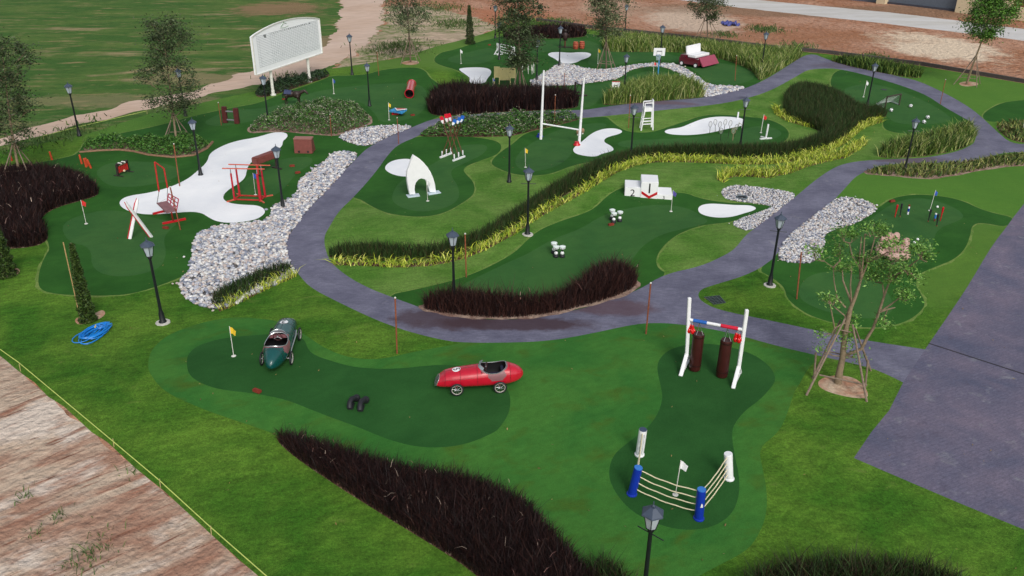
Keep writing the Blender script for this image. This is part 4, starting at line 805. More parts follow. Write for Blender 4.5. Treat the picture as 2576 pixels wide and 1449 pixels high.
jump((1257,210),(1283,211),0,1.25,mat('cream_yellow_paint',(208,196,140),.6,var=.08),0,True,"cream yellow solid panel horse jump behind the dark tree trunk")
for i,(x,y0,y1) in enumerate([(1314.5,160,181),(1329,161,186),(1338.5,163,187),(1343,158,184)]):
    p=G(x,y1);top=TOP(p,x-.5,y0)-p;t=thing('slalom_pin',p,["leftmost slim white pin near the pebble stream","second slim white pin near the pebble stream","white pin with a cream band near the pebble stream","thinnest white pin, closest to the lamp by the pebble stream"][i],'white pin','slim white pins')
    MB().path([(0,0,0),top*.3,top*.55,top*.8,top],[.02,.03,.07 if i<3 else .02,.04,.015],8).build('pin',WOFF,t,True)
# ---- archery / training dummy and barrels
p=G(1421,119.5);t=thing('training_dummy',p,"dark wooden training dummy on a cross base before the farthest black grass",'training dummy')
MB().bar((-.6,0,.04),(.6,0,.04),.1,.08).bar((0,-.5,.05),(0,.5,.05),.1,.08).build('base',DARKW,t)
MB().tube((0,0,.05),(0,0,.75),.06).build('post',mat('dark_red_post',(92,40,34),.6),t)
MB().lathe([(.1,.6),(.2,.72),(.2,1.15),(.14,1.25)],12).build('torso',mat('dark_torso_leather',(52,32,32),.55),t,True)
MB().bar((-.42,0,.62),(.2,0,.62),.06,.06).bar((-.3,0,1.1),(.3,0,1.1),.08,.08).build('arm',DARKW,t)
MB().ball((0,0,1.42),.14).build('head',DARKW,t,True)
for i,(x,y,l) in enumerate([(1448,123,"left orange brown barrel behind the heart shaped bunker"),(1463.5,122,"right orange brown barrel behind the heart shaped bunker")]):
    p=G(x,y)
    if i==0:
        bt=thing('barrel',p,l,'barrel','pair of barrels');prof=[(.2,0),(.235,.15),(.25,.3),(.235,.45),(.2,.6),(.17,.58)]
        MB().lathe(prof,16).build('staves',mat('orange_barrel_wood',(176,92,66),.6,var=.2),bt,True)
        for z,r in((.06,.222),(.2,.25),(.4,.25),(.54,.222)): MB().lathe([(r-.01,z-.02),(r+.006,z-.02),(r+.006,z+.02),(r-.01,z+.02)],16).build('hoop',mat('dark_red_hoop',(130,32,28),.5),bt)
    else: clone(bt,p,None,l)
# ---- basketball hoops
def hoop(base,bl,br,tl,rim,cp,red,lab,low=False):
    p=G(*base);t=thing('basketball_hoop',p,lab,'basketball hoop','basketball hoops')
    c=(TOP(p,*bl)+TOP(p,*br)+TOP(p,*tl))/3;zb=TOP(p,*br)[2];zt=TOP(p,*tl)[2];x0=TOP(p,*bl)[0];x1=TOP(p,*br)[0];y=p[1]-.12
    MB().tube(p,V(p[0],p[1],zt-.1),.05,n=10).build('pole',cp,t,True,local=p)
    bd=MB().box(((x0+x1)/2,y,(zb+zt)/2),(x1-x0,.05,zt-zb)).build('backboard',WHT,t,local=p)
    k=MB();cx=(x0+x1)/2;w=(x1-x0)*.22;h=(zt-zb)
    for a,b in(((cx-w,zb+h*.12),(cx-w,zb+h*.6)),((cx+w,zb+h*.12),(cx+w,zb+h*.6)),((cx-w,zb+h*.6),(cx+w,zb+h*.6))): k.bar((a[0],y-.03,a[1]),(b[0],y-.03,b[1]),.01,.05)
    k.build('target_square',RUBBER,bd,local=p)
    rp=TOP(p,*rim);rz=zb+h*.15;rc=V(cx-(.25 if red else .1),y-.3,rz)
    MB().path([rc+V(.2*math.cos(q),.2*math.sin(q),0) for q in np.linspace(0,2*math.pi,16,endpoint=False)],.015,6,closed=True).bar(rc+V(.1,.2,0),V(cx,y,rz),.08,.03).build('rim',mat('rim_red',(176,54,54),.5) if red else mat('rim_blue',(70,110,150),.5),t,local=p)
    n=MB()
    for i in range(10):
        for sgn in(1,-1):
            q=2*math.pi*i/10;n.tube(rc+V(.2*math.cos(q),.2*math.sin(q),0),rc+V(.12*math.cos(q+sgn*.8),.12*math.sin(q+sgn*.8),-.35),.01,n=4)
    n.build('net',mat('pale_net',(180,200,206),.8),t,local=p)
    if red: MB().bar((x0,y,zt+.03),(x1,y,zt+.03),.07,.06).build('top_edge',mat('faded_red_edge',(170,80,76),.6),bd,local=p)
hoop((1655,187),(1642.5,140),(1672,140),(1643,119.5),(1650,140),SKYB,False,"basketball hoop on a blue pole beside the pebble stream")
hoop((1549,247),(1538,223),(1558,226),(1539,205),(1535,224),WOFF,True,"low basketball hoop with a red top edge at the left of the tall grass mound")
# ---- dark frame
a=G(1446,234);b=G(1464,242);c=(a+b)/2;t=thing('timber_goal',c,"dark timber frame with two posts behind the right rugby post",'timber frame')
for P,tx,ty in((a,1447.5,205.5),(b,1465,213)): MB().bar(P,TOP(P,tx,ty),.13,.1).build('post',DARKW,t,local=c);MB().bar(P+V(-.35,-.1,.04),P+V(.35,.1,.04),.12,.08).build('foot',DARKW,t,local=c)
MB().bar(TOP(a,1447.5,208),TOP(b,1465,215),.05,.05).build('rail',DARKW,t,local=c)
# ---- maroon buggy
MRN=mat('maroon_car_paint',(92,16,34),.3,var=.08,coat=.5);MRN_LIT=mat('sky_lit_maroon',(150,66,88),.5,var=.08)  # front panel in paler maroon: its upward-facing brightness is put into the colour
o=G(1740,168);t=thing('buggy',o,"maroon open buggy with a white bench seat and a sloping front panel",'buggy')
lat=unit(G(1803,160)-G(1760,171));lat[2]=0;fw=V(lat[1],-lat[0],0)
LW=float(np.linalg.norm(PZ(1799,139.4,.78)-PZ(1755.2,147.7,.78)))/1.45;pw=G(1755,172);c0=pw-o;R_=np.stack([lat,fw,V(0,0,1)],1)
def bx(m,la,f,z,sz,tp=1.0): return m.box(c0+lat*la*LW+fw*f+V(0,0,z),(sz[0]*LW,sz[1],sz[2]),R_,tp)
bd=bx(MB(),.72,-.85,.42,(1.5,1.9,.5)).build('body',MRN,t,bev=.04)
bx(MB(),.72,-1.45,.75,(1.5,.5,.22)).build('rear_deck',MRN,t,bev=.03)
bx(MB(),.75,-.75,.8,(1.3,.75,.2)).build('seat',WHT,t,bev=.03)
MB().prism([c0+lat*.12*LW+fw*(-1.2)+V(0,0,.85),c0+lat*1.4*LW+fw*(-1.2)+V(0,0,.85),c0+lat*1.4*LW+fw*(-1.3)+V(0,0,1.5),c0+lat*.12*LW+fw*(-1.3)+V(0,0,1.5)],fw*-.12).build('backrest',WHT,t,bev=.02)
MB().prism([c0+lat*.05*LW+fw*.0+V(0,0,.78),c0+lat*1.5*LW+fw*.0+V(0,0,.78),c0+lat*1.55*LW+fw*.45+V(0,0,.16),c0+lat*.05*LW+fw*.45+V(0,0,.16)],fw*-.1).build('front_panel',MRN_LIT,t)
for la,f in((-.02,-1.5),(-.02,-.2),(1.46,-1.5),(1.46,-.2)):
    w=MB();cc=c0+lat*la*LW+fw*f+V(0,0,.2);w.path([cc+fw*.15*math.cos(q)+V(0,0,.15*math.sin(q)) for q in np.linspace(0,2*math.pi,14,endpoint=False)],.05,6,closed=True);w=w.build('wheel',RUBBER,t,True)
    MB().tube(cc-lat*.06,cc+lat*.06,.12,n=14).build('hub',WHT,w)
# ---- rugby posts
a=G(1360.5,350);b=G(1456.5,361);c=(a+b)/2;t=thing('rugby_posts',c,"tall white rugby posts with a crossbar",'rugby posts')
ta=TOP(a,1368,177);tb_=TOP(b,1469.4,195)
for P,Q_ in((a,ta),(b,tb_)): MB().path([P,P+(Q_-P)*.3,Q_],[.085,.075,.05],12).build('upright',WHT,t,True,local=c)
MB().tube(TOP(a,1362.4,311),TOP(b,1459.5,327),.045,n=10).build('crossbar',WHT,t,True,local=c)
for (x,y,m_,l) in((1358,344,BLU,"blue rubber kicking tee at the left rugby post"),(1451,365,RED,"red rubber kicking tee at the right rugby post")):
    p=G(x,y);o=MB().lathe([(.2,0),(.2,.05),(.14,.1),(.13,.2)],14).build('kicking_tee',m_,None,True);o.location=tuple(p);tag(o,l,'kicking tee')
for (x,y,l) in((1453.5,340,"left brown and white rugby ball by the right post"),(1465.5,337,"right brown and white rugby ball by the right post")):
    p=G(x,y);t=thing('rugby_ball',p,l,'rugby ball','rugby balls');MB().lathe([(.05,0),(.05,.08)],10).build('tee',WOFF,t)
    MB().ball((0,0,.2),.1,sc=(1,1,1.5)).build('ball',mat('tan_ball_leather',(150,122,96),.5),t,True)
# ---- umpire chair
A_=[G(1609.8,321.8),G(1612.7,328.3),G(1642.2,327),G(1638.6,319.9)];c=sum(A_)/4;t=thing('umpire_chair',c,"tall white umpire chair on the light green lawn",'umpire chair')
tops=[TOP(A_[0],1617.5,278),TOP(A_[1],1622,279.5),TOP(A_[2],1643.5,252),TOP(A_[3],1641.5,249)]
sz_=(tops[0][2]+tops[1][2])/2
for i in range(4): MB().bar(A_[i],tops[i],.07,.07).build('leg',WHT,t,local=c)
def lp(i,z): 
    f=(z-A_[i][2])/(tops[i][2]-A_[i][2]);return A_[i]+(tops[i]-A_[i])*f
S=[lp(0,sz_),lp(1,sz_),lp(2,sz_),lp(3,sz_)];MB().prism(S,V(0,0,.22)).build('seat',WHT,t,local=c)
MB().prism([lp(2,sz_+.2),lp(3,sz_+.2),tops[3],tops[2]],unit(S[2]-S[1])*.05).build('backrest',WHT,t,local=c)
for i,j in((0,3),(1,2)):
    MB().bar(S[i]+V(0,0,.5),lp(j,sz_+.5),.06,.05).bar(S[i],S[i]+V(0,0,.5),.05,.05).build('armrest',WHT,t,local=c)
for z in(.5,.34):
    for i,j in((0,3),(1,2)): MB().bar(lp(i,A_[i][2]+z*1.1),lp(j,A_[j][2]+z*1.1),.06,.05).build('rung',WHT,t,local=c)
MB().bar(lp(0,A_[0][2]+.6),lp(1,A_[1][2]+.6),.05,.05).build('rung',WHT,t,local=c)
# ---- rackets stuck in the ground
RK=["leftmost thin racket on the long bunker","second thin racket from the left, standing tallest on the long bunker","third thin racket from the left on the long bunker","front racket with a pale round head left of centre","thin racket behind the middle of the row","racket above the tan one, near the lamp","tan broad headed racket in front","rightmost racket beside the lamp"]
for i,(bx_,by,tx,ty,tan) in enumerate([(330,1140,365,765,0),(500,1080,505,705,0),(600,1150,660,775,0),(660,1345,690,965,0),(760,1080,820,705,0),(880,1280,975,735,0),(1030,1340,1062,960,1),(1080,1230,1165,850,0)]):
    f=lambda x,y:(1757.5+x*.08333,241.5+y*.08333)
    p=G(*f(bx_,by));top=TOP(p,*f(tx,ty))-p;t=thing('racket',p,RK[i],'racket','upright rackets')
    hgt=np.linalg.norm(top);u=unit(top);s=V(1,.15,0);s=unit(s-u*(s@u));hc=top-u*.17
    mm=mat('tan_racket_frame',(150,128,100),.6) if tan else mat('dark_racket_frame',(96,96,108),.5)
    MB().tube((0,0,0),u*(hgt-.34),.014 if not tan else .02,n=6).build('handle',mm if tan else DARKW,t)
    r=MB();r.path([hc+s*(.1 if not tan else .13)*math.cos(q)+u*.17*math.sin(q) for q in np.linspace(0,2*math.pi,18,endpoint=False)],.011,5,closed=True);r.build('head',mm,t,True)
    st=MB()
    for k in range(-3,4): x=k*.027;hh=.17*math.sqrt(max(0,1-(x/.1)**2));st.tube(hc+s*x-u*hh,hc+s*x+u*hh,.0025,n=3)
    for k in range(-4,5): x=k*.035;hh=.1*math.sqrt(max(0,1-(x/.17)**2));st.tube(hc+u*x-s*hh,hc+u*x+s*hh,.0025,n=3)
    st.build('strings',WOFF,t)
# ---- white net posts
def netpost(base,top,foot,lab):
    p=G(*base);t=thing('net_post',p,lab,'net post','white net posts');MB().tube(p,TOP(p,*top),.05,n=10).build('post',WHT,t,True,local=p)
    if foot:
        MB().bar(G(*foot[0])+V(0,0,.03),G(*foot[1])+V(0,0,.03),.1,.06).build('foot',WHT,t,local=p);MB().bar(G(*foot[2])+V(0,0,.03),p+V(0,0,.03),.08,.055).build('foot',WHT,t,local=p)
netpost((1926.5,348.5),(1933,312.5),[(1911.5,350.7),(1941,348.5),(1914,344.5)],"white net post on a T shaped foot right of the rackets")
netpost((1855.5,298),(1857.7,282),None,"short white net post behind the far end of the racket bunker")
MB_=MB();p=G(1864,318);mb=MB().bar(G(1858,318.5)-p+V(0,0,.25),G(1866,322)-p+V(0,0,.2),.06,.05);mb.bar(G(1858,318.5)-p+V(0,0,.25),G(1858,318.5)-p,.04,.04);mb.bar(G(1866,322)-p+V(0,0,.2),G(1866,322)-p,.04,.04);o=mb.build('white_rack',WOFF);o.location=tuple(p);tag(o,"low white rack half hidden behind the lamp by the rackets",'rack')
# ---- podium
a=G(1570.8,492);b=G(1690.6,502.7);U_=V(b[0]-a[0],b[1]-a[1],0);Lp=np.linalg.norm(U_);U_/=Lp;Nf=V(U_[1],-U_[0],0);zg=float(min(a[2],b[2]))-.05
t=thing('winners_podium',(a[0],a[1],zg),"white winners podium with the numbers 1, 2, 3 and a red chevron",'podium');c=V(a[0],a[1],zg)
xs=[0,.333*Lp,.69*Lp,Lp];hs=[TOP(a,1572.4,470.6)[2]-zg,VP(a,b,1631,457.5)[2]-zg,VP(a,b,1672,490)[2]-zg];dep=1.05
R_=np.stack([U_,-Nf,V(0,0,1)],1)
for i in range(3):
    w=xs[i+1]-xs[i]-.004;ex=.03 if i==1 else 0
    MB().box(U_*(xs[i]+xs[i+1])/2-Nf*(dep/2-ex/2)+V(0,0,hs[i]/2),(w,dep+ex,hs[i]),R_).build('step',WHT,t,bev=.012)
def ptext(s,u,z,size,off):
    v,f=text_mesh(s,size,.004);return MB().add([U_*(u+q[0])+V(0,0,z+q[1])+Nf*(off+q[2]) for q in v],f)
ptext("2",(xs[0]+xs[1])/2,hs[0]*.5,hs[0]*.85,.006).build('number_two',INK,t)
ptext("1",(xs[1]+xs[2])/2,hs[1]*.62,hs[1]*.78,.036).build('number_one',mat('black_numeral',(16,16,18),.5),t)
ptext("3",(xs[2]+xs[3])/2-.05,hs[2]*.45,hs[2]*.8,.006).build('number_three',INK,t)
u0=xs[1]+.04;u1=xs[2]-.02;um=(u0+u1)/2;z0=hs[1]*.42;z1=hs[1]*.16
P3=lambda u,z:U_*u+V(0,0,z)+Nf*.034
MB().prism([P3(u0,z0+.06),P3(um,z1+.06),P3(u1,z0+.06),P3(u1,z0-.07),P3(um,z1-.07),P3(u0,z0-.07)],Nf*.012).build('chevron',RED,t)
# ---- white arch
a=G(1036,494);b=G(1090,485.5);c=(a+b)/2;o6=lambda x,y:(952.5+x*.10186,375.6+y*.10186)
t=thing('arch_sculpture',c,"white pointed arch sculpture with two legs on flat feet",'arch')
S_=[(870,140),(1010,232),(1120,335),(1210,445),(1290,570),(1350,710),(1390,850),(1420,1060),(1272,1062),(1240,960),(1212,870),(1190,800),(1150,745),(1060,718),(985,748),(925,820),(898,900),(892,1000),(912,1115),(775,1120),(738,960),(712,800),(702,640),(712,540),(760,420),(800,300),(835,215)]
Q=[VP(a,b,*o6(x,y)) for x,y in S_];nn=unit(np.cross(V(b[0]-a[0],b[1]-a[1],0),V(0,0,1)));nn=nn if nn[1]>0 else -nn
MB().prism(Q,nn*.16).build('arch',WHT,t,local=c,bev=.01)
for k in((( 675,1130),(985,1095),(1025,1165),(730,1202)),((1195,1065),(1480,1020),(1545,1085),(1240,1138))):
    MB().prism([G(*o6(x,y))+V(0,0,-.01) for x,y in k],V(0,0,.035)).build('foot_plate',mat('pale_blue_plate',(196,212,222),.5,var=.05),t,local=c)
# ---- rowing oars
o7=lambda x,y:(1073.3+x*.10187,268.3+y*.10187)
pegs={0:[(385,1225),(490,1178),(597,1135)],1:[(682,1300),(790,1252),(893,1205)]}
for g_,(e0,e1,l) in enumerate([((335,1272),(625,1160),"left white rack bar holding the blue tipped oars"),((650,1352),(940,1240),"right white rack bar holding the red tipped oars")]):
    A_=G(*o7(*e0));B_=G(*o7(*e1));c=(A_+B_)/2;t=thing('oar_rack',c,l,'oar rack','white oar racks');MB().bar(A_+V(0,0,.04),B_+V(0,0,.04),.09,.08).build('beam',WHT,t,local=c)
    for x,y in pegs[g_]: P=G(*o7(x,y));MB().tube(P+V(0,0,.04),P+V(0,0,.28),.035,n=8).build('peg',WHT,t,local=c)
bl=[[(645,460),(710,312)],[(760,420),(822,265)],[(848,385),(897,218)]];rd=[[(418,412),(357,238)],[(516,380),(472,178)],[(608,352),(545,168)]]
nm=['nearest','middle','farthest']
for g_,(lst,m_,word) in enumerate([(bl,mat('oar_blue',(30,96,190),.4),'blue'),(rd,mat('oar_red',(206,22,50),.4),'red')]):
    for i in range(3):
        p=G(*o7(*pegs[g_][i]));q=G(*o7(*pegs[1-g_][i]));e=TOP(q,*o7(*lst[i][1]));s=TOP(q,*o7(*lst[i][0]))
        t=thing('oar',p,f"{['left','middle','right'][i]} of the three oars with {word} and white blades",'oar','crossed rowing oars')
        MB().tube(p+V(0,0,.05),s,.022,n=7).build('shaft',WOOD,t,local=p)
        d=unit(e-s);w=unit(np.cross(d,V(0,1,.2)));n_=np.cross(d,w)*.02;L_=np.linalg.norm(e-s)
        out=[(0,.03),(.35,.075),(.8,.1),(1,.075),(1,-.075),(.8,-.1),(.35,-.075),(0,-.03)]
        MB().prism([s+d*L_*u+w*v for u,v in out],n_).build('blade',m_,t,local=p)
        MB().prism([s+d*L_*u*.48+w*(v*.75+.02)-n_*.2 for u,v in out],n_*1.4).build('white_tip',WHT,t,local=p)
# ---- parallel bars
P_=[G(590.5,503.9),G(603.3,493.9),G(655.5,506.1),G(667.7,496.1)];c=sum(P_)/4;t=thing('parallel_bars',c,"red gymnastics parallel bars on the putting green inside the bunker",'parallel bars')
Tt=[TOP(P_[0],578.8,423.9),TOP(P_[1],592.2,413.9),TOP(P_[2],644.9,425),TOP(P_[3],655.5,415.6)]
for P,Q in zip(P_,Tt):
    MB().path([P,P+(Q-P)*.85],[.05,.04] if P is not P_[2] else [.07,.055],10).build('upright',mat('bar_red_paint',(176,28,44),.45,var=.15),t,True,local=c);MB().tube(P+(Q-P)*.85,Q,.022,n=7).build('inner_post',STEEL,t,local=c)
pale=mat('worn_orange_red',(196,92,72),.55,var=.12)
MB().tube(Tt[0]+(Tt[0]-Tt[2])*.3,Tt[2]+(Tt[2]-Tt[0])*.31,.028,n=8).build('bar',pale,t,True,local=c);MB().tube(Tt[1]+(Tt[1]-Tt[3])*.28,Tt[3]+(Tt[3]-Tt[1])*.38,.028,n=8).build('bar',pale,t,True,local=c)
for x,y in((0,2),(1,3),(0,1),(2,3)): MB().bar(P_[x]+V(0,0,.05),P_[y]+V(0,0,.05),.05,.05).build('base_rail',REDR,t,local=c)
for P,(x,y) in((P_[0],(571,509)),(P_[3],(686.6,492.3)),(P_[2],(664.4,511.5)),(P_[1],(596,488.5))): MB().bar(P+V(0,0,.045),G(x,y)+V(0,0,.03),.06,.05).build('outrigger',pale,t,local=c)
# ---- pommel beam and vault box
a=G(650,442);b=G(697,424);c=(a+b)/2;U_=unit(V(b[0]-a[0],b[1]-a[1],0));N_=V(-U_[1],U_[0],0);R_=np.stack([U_,N_,V(0,0,1)],1);L_=np.linalg.norm(b-a)
t=thing('vaulting_beam',c,"long red brown padded beam on legs behind the parallel bars",'vaulting beam')
MB().box(c+V(0,0,.78),(L_+.3,.42,.34),R_).build('padded_beam',BROWNP,t,local=c,bev=.05)
for P in(a,b):
    MB().bar(P,P+V(0,0,.64),.1,.1).build('leg',REDR if P is a else DARKW,t,local=c)
    MB().bar(P-N_*.3+V(0,0,.03),P+N_*.3+V(0,0,.03),.08,.06).build('foot',DARKW,t,local=c)
a=G(740.2,386.5);b=G(787,386.5);c=(a+b)/2;w=b[0]-a[0];h=TOP(a,740.2,352)[2]-a[2]
t=thing('vault_box',c,"closed red brown vault box with two small holes, above the big pebble bed",'vault box')
MB().add([V(-w/2,-.0,0),V(w/2,0,0),V(w/2,.75,0),V(-w/2,.75,0),V(-w/2,.08,h),V(w/2-.02,.08,h),V(w/2-.02,.5,h),V(-w/2,.5,h)],[(3,2,1,0),(4,5,6,7),(0,1,5,4),(1,2,6,5),(2,3,7,6),(3,0,4,7)]).build('box',BROWNP,t,bev=.015)
MB().box((0,.29,h+.03),(w+.02,.46,.06)).build('lid',mat('dusty_pink_lid',(150,104,96),.6),t,bev=.01)
for s in(-.24,.26): MB().tube((s*w,-.012,.1),(s*w,.03,.1),.055,n=12).build('grip_hole',RUBBER,t)
# ---- chairlift chair
gc=G(424,548);t=thing('chairlift_chair',gc,"red chairlift chair with wooden seat and tall hanger by the crossed skis",'chairlift chair')
z=lambda x,y,h:PZ(x,y,gc[2]+h)
s0,s1,s2,s3=z(394.5,512.9,.72),z(420.2,508,.72),z(443.8,531.6,.62),z(418.8,536.5,.62)
MB().prism([s0,s1,s2,s3],V(0,0,.05)).build('seat',mat('greyed_red_wood',(128,92,96),.6,var=.2),t,local=gc)
bk=MB();u0,u1=TOP(s1,424.3,487.2),TOP(s2,449.3,501);
for f in(.05,.35,.65,1): bk.tube(s1+(u0-s1)*f,s2+(u1-s2)*f,.022,n=6)
for f in(0,.33,.66,1): bk.tube(s1+(s2-s1)*f,u0+(u1-u0)*f,.022,n=6)
bk.build('backrest',mat('pinkish_red_paint',(176,36,70),.45),t,local=gc)
hA=TOP(s0,389,407.4);hB=TOP(s1,412.5,424);mA=TOP(s0,400,481.6);mB_=TOP(s1,421.5,473)
MB().path([mA,hA+(mA-hA)*.02,hA],.035,8).tube(hA,hB,.028).tube(hB,mB_,.035).build('hanger',REDR,t,True,local=gc)
MB().tube(mA,s0,.014).tube(mB_,s1,.014).tube(s0,TOP(s1,418,500),.01).build('hanger_rod',STEEL,t,local=gc)
fA,fB,fC,fD=G(384.7,540),G(413,533),G(409,564.5),G(467.4,552.5)
MB().bar(fA+V(0,0,.04),fB+V(0,0,.04),.08,.08).build('foot',RED,t,local=gc);MB().bar(fC+V(0,0,.04),fD+V(0,0,.04),.09,.08).build('foot',RED,t,local=gc)
for P,Q in(((s0+s1)/2,G(413,533)),((s2+s3)/2,G(436,558))): MB().bar(P,Q,.06,.06).build('leg',REDR,t,local=gc)
# ---- crossed skis
for i,(b_,tp,l) in enumerate([((325.7,601),(345.9,499.7),"white ski with red edge leaning right, left foot of the cross"),((384,594),(318.8,505.2),"white ski with red edge leaning left, in front of the other")]):
    p=G(*b_);e=TOP(p,*tp);
    if i: p=p+V(0,-.12,0);e=e+V(0,-.15,0)
    t=thing('ski',p,l,'ski','crossed giant skis');d=unit(e-p);w=unit(np.cross(d,V(0,1,.3)));n_=unit(np.cross(d,w));L_=np.linalg.norm(e-p)
    for k,(o_,m_,ww) in enumerate([(0,WHT,.09),(.07,mat('ski_red',(196,24,50),.4),.035),(-.06,mat('ski_pale',(206,210,214),.4),.03)]):
        pts=[p+d*L_*f+w*o_*(1 if f<.93 else .7)+n_*(-.22*max(0,f-.88)**1.0*1.2) for f in(0,.3,.6,.88,.94,1)]
        mb=MB();vs=[]
        for j,q_ in enumerate(pts):
            k2=ww/2*(1 if j<4 else (.8 if j==4 else .35));vs+=[q_-w*k2-n_*.02,q_+w*k2-n_*.02,q_+w*k2+n_*.02,q_-w*k2+n_*.02]
        fs=[(4*j+a_,4*j+(a_+1)%4,4*j+4+(a_+1)%4,4*j+4+a_) for j in range(5) for a_ in range(4)]+[(3,2,1,0),(20,21,22,23)]
        mb.add(vs,fs).build(['ski_body','red_stripe','pale_edge'][k],m_,t,local=p)
# ---- croquet / cricket rack and orange stumps
a=G(297.5,443);b=G(324,431.5);c=(a+b)/2;t=thing('mallet_rack',c,"red slatted rack full of mallets on the upper left green",'mallet rack')
U_=unit(V(b[0]-a[0],b[1]-a[1],0));N_=V(U_[1],-U_[0],0)
for P,x,y in((a,292.5,414),(b,318,402.5)): T_=TOP(P,x,y);MB().bar(P,T_,.09,.09).build('post',DARKW,t,local=c);MB().bar(P-N_*.25,P+N_*.3,.08,.06).build('foot',DARKW,t,local=c)
hh=TOP(a,292.5,414)[2]-a[2];Lr=np.linalg.norm(b-a)
for k in range(6): q_=a+U_*Lr*(k+.5)/6;MB().bar(q_+V(0,0,.14),q_+V(0,0,hh*.78),.1,.04).build('slat',REDR,t,local=c)
for k in range(5): q_=a+U_*Lr*(k+.8)/6+N_*.04;MB().tube(q_+V(0,0,.5),q_+V(0,0,hh+.02),.02,n=5).tube(q_+V(0,0,hh)-N_*.1,q_+V(0,0,hh)+N_*.1,.045,n=8).build('mallet',WOFF if k%2 else DARKW,t,local=c)
MB().ball(a+U_*.3+N_*.15+V(0,0,.2),.06,8,6).build('ball',mat('cream_ball',(224,206,170),.5),t,True,local=c)
for i,(b_,tp,l) in enumerate([((206,412),(200,391),"leftmost orange stump above the left grass bed"),((217,420),(211,400),"second orange stump above the left grass bed"),((221,418),(215,399),"third orange stump above the left grass bed"),((229,423),(220,403),"rightmost orange stump above the left grass bed"),((131,402),(125,383),"orange stump at the top edge of the left grass bed"),((30,404),(26,390),"orange stump behind the tree at the left edge")]):
    p=G(*b_);t=thing('orange_stump',p,l,'stump','orange stumps');MB().tube(p,TOP(p,*tp),.055,.045,n=8).build('stump',mat('orange_paint',(190,72,36),.55),t,local=p);MB().ball(TOP(p,*tp),.05,8,5).build('tip',mat('orange_paint',(0,0,0)),t,True,local=p)
# ---- trophy bells: white cup on black stem over a ball
BELLS=[((1393,637),(1394.3,612.5),"left rear"),((1398.4,646.5),(1399.7,622),"front"),((1414,646.5),(1415.5,621.5),"right"),((1539,552),(1540.5,530.5),"left rear"),((1543.5,560.5),(1544.3,537),"front"),((1558.5,557),(1559.3,534.5),"right")]
for i,(b_,tp,l) in enumerate(BELLS):
    p=G(*b_);where="lower" if i<3 else "upper";lab=f"{l} silver white cup of the {where} trio on the podium green"
    if i==0:
        cup=thing('hourglass_cup',p,lab,'hourglass cup','white hourglass cups')
        MB().lathe([(.1,0),(.11,.03),(.1,.09),(.05,.12)],14).build('base',RUBBER,cup,True);MB().ball((0,0,.17),.075,12,8).build('ball',WHT,cup,True)
        MB().lathe([(.025,.22),(.03,.3),(.05,.36)],10).build('stem',RUBBER,cup,True)
        MB().lathe([(.09,.36),(.115,.375),(.12,.4),(.09,.405)],16).build('lower_disc',WHT,cup,True);MB().lathe([(.1,.42),(.128,.435),(.13,.46),(.06,.49)],16).build('cap',mat('pale_mint_white',(220,232,230),.3,var=.03,coat=.3),cup,True)
    else: clone(cup,p,None,lab)
# ---- football goal and footballs
a=G(2226,272);b=G(2261.5,264.5);ta=TOP(a,2232,243.6);tb_=TOP(b,2267,236.5);c=(a+b)/2;t=thing('football_goal',c,"small football goal with dark posts and a white net sagging behind",'football goal')
for P,Q in((a,ta),(b,tb_)): MB().tube(P,Q,.045,n=8).build('post',mat('dark_goal_paint',(62,50,46),.5),t,local=c)
MB().tube(ta,tb_,.045,n=8).build('crossbar',mat('dark_goal_paint',(0,0,0)),t,local=c)
ba=G(2204,262);bb=G(2240,256.5);n=MB()
for k in range(13):
    f=k/12;n.tube(ta+(tb_-ta)*f,ba+(bb-ba)*f+V(0,0,.02),.008,n=3);n.tube(a+(b-a)*f*0+(ta-a)*f,ba+V(0,0,.02),.006,n=3);n.tube(b+(tb_-b)*f,bb+V(0,0,.02),.006,n=3)
    n.tube(ta+(ba-ta)*f,tb_+(bb-tb_)*f,.008,n=3)
n.path([ba+V(0,0,.03),(ba+bb)/2+V(-.1,.1,.03),bb+V(0,0,.03)],.03,6);n.path([bb+V(0,0,.03),(bb+b)/2+V(0,.08,.05),b+V(0,0,.04)],.035,6);n.path([ba+V(0,0,.03),(ba+a)/2,a+V(0,0,.04)],.03,6)
n.build('net',mat('white_net',(206,214,212),.8),t,local=c)
bm_m=mat('football_white',(228,228,222),.4)
for i,(x,y,l) in enumerate([(2241,281,"football just in front of the goal"),(2290,270.5,"football right of the goal"),(2332.6,299,"upper football of the pair by the tall grass"),(2323.5,311,"lower football of the pair by the tall grass")]):
    p=G(x,y)
    if i==0:
        fb=thing('football',p,l,'football','black and white footballs');MB().ball((0,0,.115),.115,16,12).build('ball',WHT,fb,True);pt=MB()
        for v in ICO:
            s=unit(np.cross(v,V(.3,.2,1)));w=np.cross(v,s);v=np.array(v);pt.add([v*.119*.985+V(0,0,.115)]+[v*.112+(s*math.cos(q)+w*math.sin(q))*.038+V(0,0,.115) for q in np.linspace(0,2*math.pi,5,endpoint=False)],[(0,k+1,(k+1)%5+1) for k in range(5)])
        pt.build('black_patches',RUBBER,fb)
    else: clone(fb,p,i*1.3,l)
